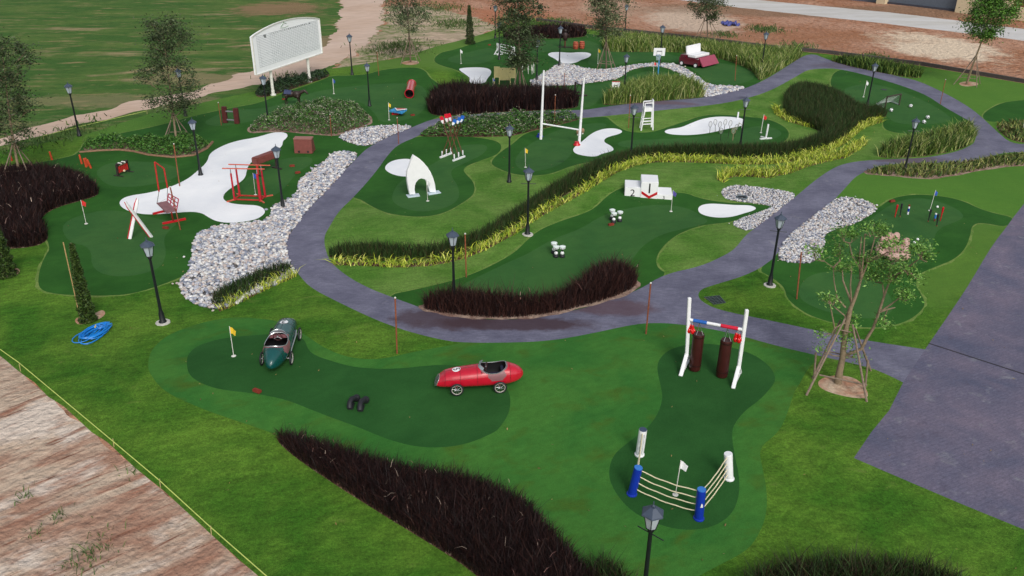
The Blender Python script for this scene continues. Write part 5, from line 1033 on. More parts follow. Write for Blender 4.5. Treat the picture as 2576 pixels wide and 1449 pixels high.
# ---- bats and balls
def bat(b_,tp,m_,lab,fat=.045):
    p=G(*b_);e=TOP(p,*tp);d=e-p;t=thing('baseball_bat',p,lab,'baseball bat','standing baseball bats')
    MB().path([p,p+d*.45,p+d*.8,p+d*.97,e],[.018,.026,fat,fat,.02],9).build('barrel',m_,t,True,local=p);MB().ball(p+V(0,0,.01),.03,8,5).build('knob',BRICK,t,True,local=p)
bat((2251,546.5),(2258.3,514.5),RED,"red bat on the left, next to a black one");bat((2263.8,544.5),(2269.4,512),RUBBER,"black bat right of the left red one")
bat((2365,556),(2373.6,520.5),RED,"red bat on the right of the blue flag");bat((2334.7,557),(2343,526),RUBBER,"black bat at the foot of the blue flag pole");bat((2356.2,568.5),(2361,538),RUBBER,"black bat in front of the blue banded one")
def banded(b_,tp,cl,lab):
    p=G(*b_);e=TOP(p,*tp);d=e-p;t=thing('banded_bat',p,lab,'banded bat','banded bats')
    for k,(f0,f1,m_) in enumerate(cl): MB().tube(p+d*f0,p+d*f1,.04,n=9).build('band',m_,t,True,local=p)
banded((2283.5,539),(2288,515),[(0,.28,WHT),(.28,.62,BLU),(.62,.82,WHT),(.82,1,BRICK)],"white and blue banded bat standing alone in the middle")
banded((2350.6,556),(2355,536.5),[(0,.35,WOOD),(.35,.85,BLU2),(.85,1,WHT)],"blue banded bat between the black and red ones")
for i,(x,y,l) in enumerate([(2357.6,523,"small white ball above the right bats"),(2307.6,605,"small white ball right of the stone hand"),(2299.3,613,"small white ball touching the stone hand"),(2283,622,"small white ball on the lap of the stone hand")]):
    p=G(x,y);o=MB().ball((0,0,.055),.055,12,8).build('baseball',WHT,None,True);o.location=tuple(p);tag(o,l,'ball','white baseballs')
# ---- catcher's mitt
p=G(2250,650);t=thing('glove_sculpture',p,"giant pinkish brown glove sculpture lying open with fingers raised at the back",'glove sculpture')
a=MB();a.ball((0,-.02,.2),.5,sc=(1.15,.9,.4));a.ball((0,-.3,.22),.3,sc=(1.7,.6,.7));a.ball((.02,.3,.2),.35,sc=(1.5,.7,.6))
for x,y,zt,r in((-.42,.42,.72,.14),(-.14,.55,.82,.15),(.14,.55,.82,.15),(.5,.38,.66,.15)): a.path([(x*.9,y-.15,.15),(x,y,.45),(x,y+.02,zt-.08),(x,y-.06,zt)],[r*1.1,r*1.1,r,r*.8],12)
a.path([(-.6,-.15,.2),(-.68,.05,.4),(-.62,.2,.56)],[.17,.16,.12],12)
remesh(a,'glove',mat('pink_brown_leather',(172,140,130),.45,var=.12,vscale=3,bump=.3,bscale=14),.035,t)
lc=MB()
for k in range(-3,4): lc.path([(k*.12-.03,-.32,.42),(k*.12,-.38,.45),(k*.12+.04,-.34,.42)],.016,5)
lc.build('lacing',WOOD,t)
# ---- boxing frame
BAR=[];FR_=[]
for k,(fx,fy,bx_,by,tx,ty,mx,my) in enumerate([(1712,947,1735,905,1734.5,749,1727,884),(1844,978,1862,938,1879,779,1860,914)]):
    F=G(fx,fy);Bk=G(bx_,by);C_=(F+Bk)/2;FR_.append((F,Bk,C_,TOP(C_,tx,ty)))
c=(FR_[0][2]+FR_[1][2])/2;t=thing('boxing_rig',c,"white boxing frame: two splayed posts and a blue, white and red bar",'boxing frame')
for F,Bk,C_,T_ in FR_:
    K=C_+V(0,0,.5);MB().bar(C_+V(0,0,.42),T_,.1,.1).build('post',WHT,t,local=c,bev=.012)
    MB().bar(F,K,.11,.11).build('leg',WHT,t,local=c,bev=.012);MB().bar(Bk,K,.09,.09).build('leg',WHT,t,local=c,bev=.012)
    MB().bar(F+V(0,0,.06),Bk+V(0,0,.06),.07,.05).build('base_rail',WHT,t,local=c)
q0=TOP(FR_[0][2],1734,804);q1=TOP(FR_[1][2],1868,829);D_=q1-q0
for f0,f1,m_ in((0,.08,WHT),(.08,.34,mat('bar_blue',(36,96,180),.4)),(.34,.6,WHT),(.6,.92,mat('bar_red',(206,28,60),.4)),(.92,1,WHT)):
    MB().tube(q0+D_*f0,q0+D_*f1,.055 if m_ is not WHT else .048,n=12).build('bar_section',m_,t,True,local=c)
for i,(f,gx,gy,lab) in enumerate([(.2,1748,930,"left dark maroon punching bag under the boxing bar"),(.73,1816,946,"right dark maroon punching bag under the boxing bar")]):
    hp=q0+D_*f;p=V(hp[0],hp[1],float(H(hp[0],hp[1])));pg=G(gx,gy);p=p*.4+pg*.6;p[2]=float(H(p[0],p[1]));t=thing('punching_bag',p,lab,'punching bag','hanging punching bags')
    z1=1.28;MB().lathe([(.14,.02),(.17,.04),(.18,.2),(.175,.7),(.17,z1-.06),(.155,z1),(.1,z1-.01)],20).build('bag',MAROON,t,True)
    MB().lathe([(.176,.2),(.184,.2),(.184,.24),(.176,.24)],20).lathe([(.172,z1-.1),(.18,z1-.1),(.18,z1-.06),(.172,z1-.06)],20).build('seam_band',mat('darker_leather',(38,12,14),.4),t)
    ch=MB();ap=hp-p-V(0,0,.05)
    for k in range(4): q_=math.pi/4+k*math.pi/2;ch.path([V(.15*math.cos(q_),.15*math.sin(q_),z1),V(.08*math.cos(q_),.08*math.sin(q_),z1+.12),ap],.008,5)
    ch.build('chain',STEEL,t)
GLR=mat('glossy_red_leather',(206,16,22),.22,var=.06,coat=.6)
for i,(x,y,f,lab) in enumerate([(1740,824,.05,"red boxing gloves hanging at the blue end of the bar"),(1857,850,.93,"red boxing gloves hanging at the red end of the bar")]):
    hp=q0+D_*f;p=hp-V(0,0,.02);t=thing('boxing_gloves',p,lab,'boxing gloves','hanging boxing gloves')
    for s in(-1,1):
        a=MB();a.ball((s*.045,-.03*s,-.35),.085,sc=(.8,1,1.15));a.tube((s*.03,-.03*s,-.14),(s*.045,-.03*s,-.32),.045,.065,10);a.ball((s*.045+.05,-.08,-.3),.035,sc=(1,1,1.6))
        remesh(a,'glove',GLR,.014,t,smooth_it=2);MB().tube((0,0,0),(s*.03,-.03*s,-.15),.006,n=4).build('lace',WOFF,t)
# ---- ring corner
PO=[((1589.6,1243),(1606,1177),BLU,BLU2,"blue ring post at the left, front row"),((1757.7,1304),(1765,1232),BLU,BLU2,"blue ring post nearest the bottom edge"),((1834,1204),(1832,1142),WHT,WHT,"white ring post on the right"),((1608.6,1144),(1617.7,1081),WHT,mat('slate_cap',(56,70,96),.4),"white ring post with a slate cap behind the blue one")]
RP=[]
for b_,tp,m_,m2,l in PO:
    p=G(*b_);e=TOP(p,*tp);h=e[2]-p[2];t=thing('ring_post',p,l,'ring post','padded boxing ring posts');RP.append((p,e))
    d=e-p;MB().path([p+V(0,0,.02),p+d*.5,e],[.105,.105,.105],18).build('padding',m_,t,True,local=p);MB().lathe([(.13,0),(.13,.03),(.11,.04)],18).build('flange',m_,t)
    MB().tube(e-d*.01,e+d*.02,.1,n=18).build('cap',m2,t,True,local=p)
    if 'slate' in l:
        mk=MB()
        for k in(-.035,0,.035): mk.bar(p+d*.12+V(k,-.108,0),p+d*.9+V(k,-.108,0),.012,.006)
        mk.build('printed_lines',mat('grey_print',(170,176,182),.6),t,local=p)
    if 'bottom' in l: MB().prism([V(-.03,-.109,.42),V(.03,-.109,.42),V(.02,-.109,.5),V(-.01,-.109,.54)],V(0,-.003,0)).build('badge',WHT,t)
for (i,j,w) in((3,0,"back left"),(0,1,"front"),(1,2,"right")):
    for k in range(4):
        f=.93-.235*k;A_=RP[i][0]+(RP[i][1]-RP[i][0])*f;B_=RP[j][0]+(RP[j][1]-RP[j][0])*f;dd=unit(B_-A_);A_=A_+dd*.09;B_=B_-dd*.09
        pts=[A_+(B_-A_)*s+V(0,0,-.1*4*s*(1-s)*np.linalg.norm(B_-A_)/2.2+.008*math.sin(s*17+k)) for s in np.linspace(0,1,13)]
        o=MB().path(pts,.014,6).build('ring_rope',ROPE,None,True,local=A_);o.location=tuple(A_);tag(o,f"{['top','second','third','lowest'][k]} cream rope on the {w} side of the boxing ring",'rope','cream boxing ring ropes')
# ---- bent rubber blocks
for i,(pt,l) in enumerate([([(896.8,1001.2,.12),(884,1004,.2),(880,1013,.2),(879.5,1025,.08)],"left bent black rubber block on the racing green"),([(920,1005.8,.12),(909,1009,.2),(906,1018,.2),(905.4,1031,.08)],"right bent black rubber block on the racing green")]):
    p=G(pt[2][0],pt[2][1]+8);P=[PZ(x,y,p[2]+z_) for x,y,z_ in pt];t=thing('rubber_block',p,l,'rubber block','bent rubber blocks')
    MB().path([P[0]-V(0,0,.02)]+P+[P[-1]-V(0,0,.0)],[.09,.1,.075,.075,.085,.07],12).build('arm',RUBBER,t,True,local=p);MB().ball(P[0],.11,12,8).build('knob',RUBBER,t,True,local=p)
    MB().box(((P[1]+P[2])/2-p)*V(1,1,0)+V(0,0,.03),(.16,.3,.06)).build('base',RUBBER,t,bev=.01)
# ---- drain grate, drain opening, tarp
Q=[G(1771.7,748.5),G(1808.6,744.6),G(1825,762.5),G(1795.4,766.9)];c=sum(Q)/4;t=thing('drain_grate',c,"dark metal drain grate set in the lawn inside the path fork",'drain grate')
MB().prism([q+V(0,0,.004) for q in Q],V(0,0,.012)).build('pan',mat('dark_drain',(20,30,32),.5),t,local=c)
for k in range(5): f=k/4;MB().bar(Q[0]+(Q[1]-Q[0])*f+V(0,0,.025),Q[3]+(Q[2]-Q[3])*f+V(0,0,.025),.02,.02).build('bar',mat('grate_bar',(90,104,102),.5,metal=.3),t,local=c)
for k in range(6): f=k/5;MB().bar(Q[0]+(Q[3]-Q[0])*f+V(0,0,.02),Q[1]+(Q[2]-Q[1])*f+V(0,0,.02),.012,.012).build('crosspiece',mat('grate_bar',(0,0,0)),t,local=c)
p=G(1866,499);t=thing('drain_opening',p,"round dark drain opening in the fine gravel",'drain');MB().path([V(.24*math.cos(q),.24*math.sin(q),.06) for q in np.linspace(0,2*math.pi,18,endpoint=False)],.035,6,closed=True).build('ring',mat('grey_ring',(84,96,104),.6),t,True);MB().lathe([(.22,.0),(.22,.05),(.01,.05)],18).build('pit',RUBBER,t)
p=G(2215,230-5);p=G(2225,225);o=MB().lathe([(.22,.0),(.21,.012),(.01,.014)],16).build('drain_cover',mat('dark_drain',(0,0,0)));o.location=tuple(G(2224,225.5));tag(o,"small dark oval drain cover on the football green",'drain cover')
p=G(1836,62);v=[];nX=9
for i in range(nX):
    for j in range(nX): v.append((i*.2-.8,j*.25-1,.12+.14*math.sin(i*1.7+j)+.1*math.sin(j*2.3-i)))
o=MB().add(v,[(i*nX+j,(i+1)*nX+j,(i+1)*nX+j+1,i*nX+j+1) for i in range(nX-1) for j in range(nX-1)]).build('tarp',mat('crumpled_blue_plastic',(70,76,140),.5,var=.3));o.location=tuple(p);tag(o,"crumpled blue plastic sheet on the red dirt",'tarp')
# ---- blue hose
p=G(237,842);t=thing('garden_hose',p,"coiled bright blue garden hose lying on the lawn",'hose');HM=mat('blue_hose_plastic',(22,128,214),.35,var=.08)
ax=unit(G(275,815)-G(200,865));ay=V(-ax[1],ax[0],0);pts=[];q=0
for k in range(19*16):
    q=k*2*math.pi/16;l=k//16;e=.35+.65*((l*7)%19)/19;ox=.12*math.sin(l*2.1);oy=.1*math.cos(l*1.3)
    pts.append(ax*(ox+.62*math.cos(q)*(.35+.65*e))+ay*(oy+.36*e*math.sin(q+.25*math.sin(l)))+V(0,0,.02+.007*l+.012*math.sin(k*.9)))
MB().path(pts,.016,6).build('coil',HM,t,True)
MB().tube(ax*.2+ay*.1+V(0,0,.15),ax*.38+ay*.22+V(0,0,.13),.018).build('nozzle',YELM,t)
# ---- boundary strings
def string(pts,h,lab,sag=.0,st=()):
    P=[G(x,y)+V(0,0,h) for x,y in pts];t=thing('boundary_string',P[0],lab,'boundary string','boundary strings');MB().path(P,.012,5).build('string',mat('lime_string',(190,206,110),.6),t,local=P[0])
    for (x,y) in st: g_=G(x,y);MB().tube(g_,g_+V(.02,0,h+.06),.012,n=5).build('stake',mat('pale_stake',(170,160,110),.7),t,local=P[0])
string([(-30,868),(50,925),(285,1123),(403,1223),(530,1340),(700,1490)],.2,"lime string on small stakes along the lawn edge at the lower left",st=[(52,934),(287,1124),(404,1226),(532,1345)])
string([(110,348),(200,325),(370,285)],.15,"pale string along the back left lawn edge",st=[(110,350),(370,287)])
# ---- retaining wall
Wp=[(1345,48),(1350,54),(1475,71),(1563,80),(1750,100),(1932,122),(2082,136),(2319,166),(2576,210),(3200,316)]
P=[G(x,y-1.5) for x,y in Wp];mb=MB()
for i in range(1,len(P)-1): mb.bar(P[i]+V(0,0,.1),P[i+1]+V(0,0,.1),.22,.36)
o=mb.build('retaining_wall',mat('dark_block_wall',(74,66,66),.85,var=.2,bump=.4));tag(o,"low dark retaining wall along the back of the course",'wall')
mb=MB();P=[G(x,y) for x,y in [(200,384),(250,380),(300,378),(337,382),(375,391),(437,397),(487,392),(520,375),(535,358)]];mb.path([q+V(0,0,.02) for q in P],.07,6);o=mb.build('bed_edging',mat('brown_edging',(128,98,76),.8,var=.15),None,True);tag(o,"curved brown edging of the low hedge bed",'edging')
# ---- building
A_=G(2050,-8);B_=G(2620,58);U_=unit(V(B_[0]-A_[0],B_[1]-A_[1],0));Nf=V(U_[1],-U_[0],0);t=thing('building',A_,"cream building with grey blue shutters cut off by the top edge",'building');R_=np.stack([U_,-Nf,V(0,0,1)],1)
def ux(x):
    y=-8+(x-2050)*66/570;return float((VP(A_,B_,x,y)-A_)@U_)
CREAM=mat('cream_render',(206,190,160),.8,var=.06);SHUT=mat('slate_blue_shutter',(92,102,116),.5,var=.1)
def wb(x0,x1,z0,z1,d,pr,m_,n): MB().box(U_*(x0+x1)/2-Nf*(d/2-pr)+V(0,0,(z0+z1)/2),(x1-x0,d,z1-z0),R_).build(n,m_,t)
X=[ux(v) for v in(2050,2207,2228,2402,2535,2640)]
wb(X[0]-25,X[-1]+45,4.0,6,8,.1,CREAM,'wall');wb(X[0]-25,X[0],0,4,8,.1,CREAM,'wall')
wb(X[0],X[1],0,4.0,.2,-.5,SHUT,'shutter');wb(X[1],X[2],0,4.0,1.0,.4,CREAM,'pillar');wb(X[2],X[3],0,4.0,.2,-.5,SHUT,'shutter');wb(X[2],X[3],-.1,.35,.3,-.3,mat('dark_plinth',(62,64,76),.7),'plinth')
wb(X[3],X[4],0,4,8,.15,CREAM,'wall');wb(X[4],X[4]+45,0,1.3,8,.1,CREAM,'wall');wb(X[4],X[4]+45,1.3,3.9,.2,-.6,mat('dark_red_brick_infill',(112,60,50),.8,var=.15),'brick_infill')
a=G(2337,864);b=G(2640,962);o=MB().bar(a+V(0,0,.006),b+V(0,0,.006),.05,.008).build('paving_joint',mat('dark_joint',(44,42,50),.9));tag(o,'dark expansion joint across the stamped paving',kind='structure')
# ================================================================== RACING CARS
def interp(x,T): 
    xs=[a for a,_ in T];ys=[b for _,b in T];return float(np.interp(x,xs,ys))
HW=[(-1.37,.03),(-1.345,.1),(-1.28,.19),(-1.15,.27),(-.95,.33),(-.6,.37),(-.1,.37),(.3,.355),(.75,.325),(1.05,.28),(1.2,.23),(1.27,.19)]
ZT=[(-1.37,.43),(-1.345,.5),(-1.28,.58),(-1.15,.66),(-.95,.735),(-.72,.77),(-.4,.76),(-.05,.72),(.1,.7),(.5,.66),(.8,.62),(1.05,.56),(1.2,.5),(1.27,.45)]
ZB=[(-1.37,.36),(-1.28,.27),(-1.1,.19),(-.9,.15),(-.4,.13),(.5,.13),(.9,.135),(1.15,.15),(1.27,.18)]
RAKE=.5;BOAT=1.0
def surf(x,th,off=0):
    p=surf0(x,th,off);k=max(0,min(1,(x-.95)/.32));return V(p[0]-RAKE*k*(p[2]-.18),p[1],p[2])
def surf0(x,th,off=0):
    hw=interp(x,HW)*(1-(1-BOAT)*max(0,min(1,(-.7-x)/.5)))+off;zt=interp(x,ZT)+off;zb=interp(x,ZB)-off;zc=(zt*.42+zb*.58);c=math.cos(th);s=math.sin(th);e=.82
    return V(x,hw*math.copysign(abs(c)**e,c),zc+(zt-zc if s>0 else zc-zb)*math.copysign(abs(s)**e,s))
XS=sorted(set(list(np.round(np.linspace(-1.37,1.27,84),3))+[-1.36,-1.35,-1.345,-1.32,1.26]))
NT=72
def inhole(x,th,g=0):
    y=math.cos(th)
    return math.sin(th)>0 and (abs((x+.47)/(.38+g))**2.6+abs(math.cos(th)/(.84+g))**2.6)<1
def shell(off,hole,only=None):
    m=MB();vs=[surf(x,2*math.pi*k/NT,off) for x in XS for k in range(NT)];fs=[]
    for i in range(len(XS)-1):
        for k in range(NT):
            x=(XS[i]+XS[i+1])/2;th=2*math.pi*(k+.5)/NT
            if hole and inhole(x,th): continue
            if only and not ((inhole(x,th,.05) or (math.sin(th)>-.1 and abs(math.cos(th))>.5 and ((x+.56)/.27)**2+((math.sin(th)-.38)/.42)**2<1)) and not inhole(x,th)): continue
            fs.append((i*NT+k,i*NT+(k+1)%NT,(i+1)*NT+(k+1)%NT,(i+1)*NT+k))
    if not only: fs+=[tuple(range(NT))[::-1],tuple(range((len(XS)-1)*NT,len(XS)*NT))]
    return m.add(vs,fs)
def zsurf(x,y,off):
    lo,hi=0,math.pi
    hw=interp(x,HW)+off;c=max(-1,min(1,y/hw));th=math.acos(math.copysign(abs(c)**(1/.82),c));return surf(x,th,off)[2]
def ribbon(pl,w,cx,cy,sc,off):
    """digit stroke laid on the bonnet: digit x-> car y, digit y -> car -x"""
    m=MB();P=[V(p[0],p[1],0) for p in pl];L=[];R=[]
    for i,p in enumerate(P):
        t=unit(P[min(i+1,len(P)-1)]-P[max(i-1,0)]);n=V(-t[1],t[0],0);L.append(p+n*w/2);R.append(p-n*w/2)
    f=lambda p:V(cx-p[1]*sc,cy+p[0]*sc,0)
    vs=[]
    for a,b in zip(L,R):
        for q in(a,b): r=f(q);vs.append(V(r[0],r[1],zsurf(r[0],r[1],off)))
    return m.add(vs,[(2*i,2*i+1,2*i+3,2*i+2) for i in range(len(P)-1)])
def arc(cx,cy,r,a0,a1,n=12): return [(cx+r*math.cos(a),cy+r*math.sin(a)) for a in np.linspace(math.radians(a0),math.radians(a1),n)]
DIG={'3':[arc(0,.23,.22,150,-75,12)+arc(0,-.22,.25,75,-150,14)],'5':[[(.22,.45),(.0,.45),(-.2,.45)],[(-.2,.45),(-.2,.2),(-.22,.03)],[(-.22,.03)]+arc(-.02,-.17,.25,110,-140,14)]}
def make_car(lab,paint,digit,fr,rr,green):
    global BOAT
    BOAT=.72 if green else 1.0
    """fr, rr: ground contact (px) of the front and rear wheel on the side that is seen"""
    a=G(*fr);b=G(*rr);f=a-b;f[2]=0;L=np.linalg.norm(f);f/=L
    left=V(-f[1],f[0],0)
    c=(a+b)/2+left*(.43 if green else -.43)  # seen side: right for the green one, left for the red one
    t=thing('racing_car',c,lab,'racing car','vintage racing cars',rz=math.atan2(f[1],f[0]));s=L/1.27;s=min(1.1,max(.9,s));t.scale=(s*(1.13 if green else 1),s,s)
    t.location=(c[0],c[1],float(H(c[0],c[1])))
    shell(0,True).build('body',paint,t,True)
    shell(-.012,True).build('lining',mat('black_upholstery',(14,14,20),.8),t,True)
    shell(.0035,False,True).build('cockpit_surround',mat('rose_grey_tone',(128,86,92),.5,var=.1),t,True)  # rose grey tone laid over the paint round and beside the cockpit
    rim=[surf(-.47+.38*math.copysign(abs(math.cos(q))**(2/2.6),math.cos(q)),math.acos(max(-1,min(1,.84*math.copysign(abs(math.sin(q))**(2/2.6),math.sin(q))))),.006) for q in np.linspace(0,2*math.pi,48,endpoint=False)]
    MB().path(rim,.012,6,closed=True).build('cockpit_trim',STEEL,t,True)
    st=MB().box((-.55,0,.3),(.36,.46,.1)).build('seat',mat('navy_seat',(40,42,66),.6),t,bev=.03);MB().box((-.74,0,.46),(.08,.44,.28)).build('seat_back',mat('navy_seat',(0,0,0)),st,bev=.03)
    MB().prism([V(-.1,-.29,.67),V(-.1,.29,.67),V(-.1,.31,.56),V(-.1,-.31,.56)],V(-.02,0,0)).build('dashboard',mat('rose_grey_tone',(0,0,0)) if green else RUBBER,t)
    w=MB().path([V(-.25-.03*math.sin(q),.13*math.cos(q),.68+.13*math.sin(q)) for q in np.linspace(0,2*math.pi,20,endpoint=False)],.012,6,closed=True).build('steering_wheel',mat('dark_wheel_wood',(66,34,34),.4),t,True)
    m=MB();
    for q in(math.pi/2,math.pi*7/6,math.pi*11/6): m.tube((-.25,0,.68),V(-.25,.13*math.cos(q),.68+.13*math.sin(q)),.008,n=4)
    m.ball((-.255,0,.68),.03,8,6).build('spokes',STEEL,w)
    # windscreen
    ws=[(-.01-.12*(abs(u)**2),u*.24) for u in np.linspace(-1,1,9)];g=MB();vs=[]
    for x,y in ws: z=zsurf(x,y,0);vs+=[V(x,y,z-.01),V(x-.05,y*.95,z+.1)]
    g.add(vs,[(2*i,2*i+2,2*i+3,2*i+1) for i in range(8)]);g.build('windscreen',mat('pale_perspex',(150,164,172),.1,var=.03,coat=.6),t,True)
    MB().path([vs[2*i+1] for i in range(9)],.008,5).path([vs[2*i] for i in range(9)],.008,5).build('windscreen_frame',STEEL,t,True)
    # grille
    gm=MB();gr=[surf(1.262,2*math.pi*k/40,.004) for k in range(40)];gm.path(gr,.012,6,closed=True)
    for k in range(-4,5):
        y=k*.04;zc=.315;hh=.13*math.sqrt(max(.05,1-(k/5)**2));gm.bar((1.278-RAKE*(zc-hh-.18),y,zc-hh),(1.278-RAKE*(zc+hh-.18),y,zc+hh),.014,.016)
    gl=gm.build('grille',STEEL,t)
    MB().add([surf(1.2715,2*math.pi*k/40,-.006)+V(.003,0,0) for k in range(40)],[tuple(range(40))]).build('grille_opening',mat('navy_grille_dark',(20,30,44),.5),gl)
    # roundel and number
    vs=[V(.62,0,zsurf(.62,0,.004))]
    for r_ in(.5,1):
        for k in range(28): q=2*math.pi*k/28;x=.62+.125*r_*math.cos(q);y=.125*r_*math.sin(q);vs.append(V(x,y,zsurf(x,y,.004)))
    fs=[(0,1+k,1+(k+1)%28) for k in range(28)]+[(1+k,29+k,29+(k+1)%28,1+(k+1)%28) for k in range(28)]
    ro=MB().add(vs,fs).build('number_roundel',WHT,t,True)
    nm=MB()
    for pl in DIG[digit]:
        r=ribbon(pl,.15,.62,0,.19,.007) ;nm.add(r.v,r.f)
    nm.build('number',INK,ro)
    MB().path([surf(x,math.radians(90),.003) for x in np.linspace(.1,1.2,14)],.004,4).path([surf(x,math.radians(22),.003) for x in np.linspace(.12,1.1,14)],.004,4).path([surf(x,math.radians(158),.003) for x in np.linspace(.12,1.1,14)],.004,4).build('bonnet_seam',mat('dark_seam',(40,20,24),.6),t)
    sm=MB()
    for x in(.98,.52,.02,-.95): sm.path([surf(x,a,.002) for a in np.linspace(-.2,math.pi+.2,26)],.0045,4)
    sm.build('panel_seam',mat('dark_seam',(0,0,0)),t)
    MB().tube((.635,-.42,.2),(.635,.42,.2),.018).tube((-.635,-.42,.2),(-.635,.42,.2),.018).build('axle',STEEL,t)
    if green: MB().path([(.5,-.37,.42),(.3,-.395,.38),(-.4,-.405,.36),(-.56,-.41,.33)],.024,8).build('exhaust_pipe',STEEL,t,True)
    for x in(.635,-.635):
        for sy in(-1,1):
            y=sy*.43;m=MB();m.tube((x,y-.03,.2),(x,y+.04*sy,.2),.02,n=10)
            for k in range(16):
                q=2*math.pi*k/16;m.tube(V(x+.02*math.cos(q),y+sy*.025,.2+.02*math.sin(q)),V(x+.148*math.cos(q+.2*(-1)**k),y,.2+.148*math.sin(q+.2*(-1)**k)),.0035,n=4)
            wh=m.build('wheel',STEEL,t,True)
            MB().path([V(x+.175*math.cos(q),y,.2+.175*math.sin(q)) for q in np.linspace(0,2*math.pi,32,endpoint=False)],.028,8,closed=True).build('tyre',RUBBER,wh,True)
            MB().path([V(x+.15*math.cos(q),y+sy*.008,.2+.15*math.sin(q)) for q in np.linspace(0,2*math.pi,32,endpoint=False)],.012,6,closed=True).build('rim',mat('cream_wheel_rim',(190,186,176),.4),wh,True)
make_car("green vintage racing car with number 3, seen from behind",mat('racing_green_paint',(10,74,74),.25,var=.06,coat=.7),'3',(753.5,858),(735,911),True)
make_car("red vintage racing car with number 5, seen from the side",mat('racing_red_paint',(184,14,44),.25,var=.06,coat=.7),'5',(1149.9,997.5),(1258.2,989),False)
# ================================================================== TREES
def make_tree(base,toppx,label,cr,start,nb,nleaf,lsize,cols,group=None,lean=0,bark=BARKD,props=True,height=None,name='young_tree',seed=1,pr=.9,ph=1.5,tr=.07,dens=1.0):
    R=random.Random(seed);rg=np.random.default_rng(seed)
    p=G(*base) if len(base)==2 else np.array(base);h=height or float(TOP(p,*toppx)[2]-p[2]);tx=(TOP(p,*toppx)-p)
    t=thing(name,p,label,'tree',group);m=MB()
    ax=lambda f:V(tx[0]*f**1.3,tx[1]*f+.04*math.sin(f*7+seed),h*f)
    m.path([ax(f) for f in np.linspace(0,.97,9)],[tr*(1-.85*f) for f in np.linspace(0,.97,9)],8)
    tips=[]
    for k in range(nb):
        f=start+(1-start)*(k+.5)/nb*.96;o=ax(f);a=k*2.4+R.uniform(-.5,.5);prof=math.sin(math.pi*min(1,((f-start)/(1-start))*.85+.14))**.7
        Lb=cr*prof*R.choice([.45,.7,.9,1.0,1.2])*R.uniform(.85,1.1);el=R.uniform(.35,.95);d=V(math.cos(a),math.sin(a),el);e=o+d*Lb*.75;mid=o+d*Lb*.4+V(0,0,-.03)
        m.path([o,mid,e],[tr*.34*(1.1-f),tr*.24*(1.1-f)+.004,.005],5,caps=False)
        tips+=[(e,1),(mid,.5)]
        for j in range(3):
            a2=a+R.uniform(-1.1,1.1);e2=mid+V(math.cos(a2),math.sin(a2),R.uniform(.2,1))*Lb*.45;m.path([mid,e2],[.01,.004],4,caps=False);tips.append((e2,.8))
    m.build('trunk',bark,t,True)
    L=[];per=max(6,int(nleaf/len(tips)))
    for e,wt in tips:
        n=int(per*wt*R.uniform(.4,1.6));
        if R.random()<.24: continue
        r=cr*.14*R.uniform(.5,1.5);q=rg.normal(0,1,(n,3))*V(r,r,r*.75)+e
        L.append(leaves(q[:,0],q[:,1],q[:,2],lsize,[np.array(c)*R.uniform(.6,1.3) for c in cols],.2))
    v,f_,c=join(L);fastmesh('crown',v,f_,3,ML,c,parent=t)
    if props: make_props(p,ph,pr,label,seed,ax)
    return t
def make_props(p,ph,pr,label,seed,ax=None,n=4,ring=True,w=.03):
    short=label.split(' ',1)[1] if False else label
    t=thing('tree_prop',p,"wooden props holding up the "+label,'tree prop','wooden tree props')
    F=[];
    for k in range(n):
        a=seed+.6+k*2*math.pi/n;g_=V(p[0]+pr*math.cos(a),p[1]+pr*math.sin(a),0);g_[2]=float(H(g_[0],g_[1]));F.append(g_-p)
        tp=(ax(min(.9,ph/ max(.1,ax(1)[2]))) if ax else V(0,0,ph))+V(.08*math.cos(a+.6),.08*math.sin(a+.6),0)
        MB().tube(F[-1],tp+(tp-F[-1])*.06,w,w*.8,n=6).build('pole',BAM,t,True)
    if ring:
        for k in range(n): a=F[k]*.72+V(0,0,ph*.28);b=F[(k+1)%n]*.72+V(0,0,ph*.28);MB().tube(a,b,w*.7,n=5).build('tie_bar',BAM,t)
LD=[L3(48,66,34),L3(60,80,44),L3(38,52,28),L3(74,92,56),L3(84,96,66)]
LM=[L3(66,96,44),L3(84,114,56),L3(50,76,36),L3(104,128,74)]
LB=[L3(62,106,30),L3(82,130,40),L3(48,84,26),L3(104,148,58)]
TG='young trees on wooden props'
make_tree((50,446),(2,112),"tree at the left edge of the photo",1.55,.22,34,13000,.065,LD,TG,seed=2,pr=.95,ph=1.7,bark=BARK)
make_tree((445,356),(408,58),"tree rising from the low hedge on the left",1.95,.2,40,17000,.065,LD,TG,seed=5,pr=.9,ph=1.5,bark=BARK)
make_tree((1033,157),(1020,-60),"tree on the lawn edge behind the red tunnel",2.1,.34,42,12000,.08,[L3(72,92,58),L3(92,110,72),L3(60,78,48),L3(112,124,92)],TG,seed=8,pr=.95,ph=1.9)
make_tree((1308,240),(1300,-60),"tall dark tree behind the purple grass bed",1.7,.2,60,20000,.08,LD,TG,seed=11,pr=.8,ph=2.0,tr=.09)
make_tree((1525,176),(1518,-50),"tree on the pebble stream near the yellow flag",1.8,.34,46,14000,.08,[L3(78,94,60),L3(98,110,74),L3(60,74,44),L3(118,126,94)],TG,seed=14,pr=.9,ph=2.0)
make_tree((1779,106),(1774,-30),"tree on the red dirt outside the wall",1.8,.35,34,9000,.09,[L3(76,90,58),L3(98,108,76),L3(58,72,44)],TG,seed=17,pr=1.5,ph=2.4)
# right tree with round crown
make_tree((2432,212),(2510,-8),"leaning green tree inside the wall on the right",1.9,.5,54,20000,.08,LB,TG,seed=20,pr=1.1,ph=2.0,tr=.09,bark=BARK)
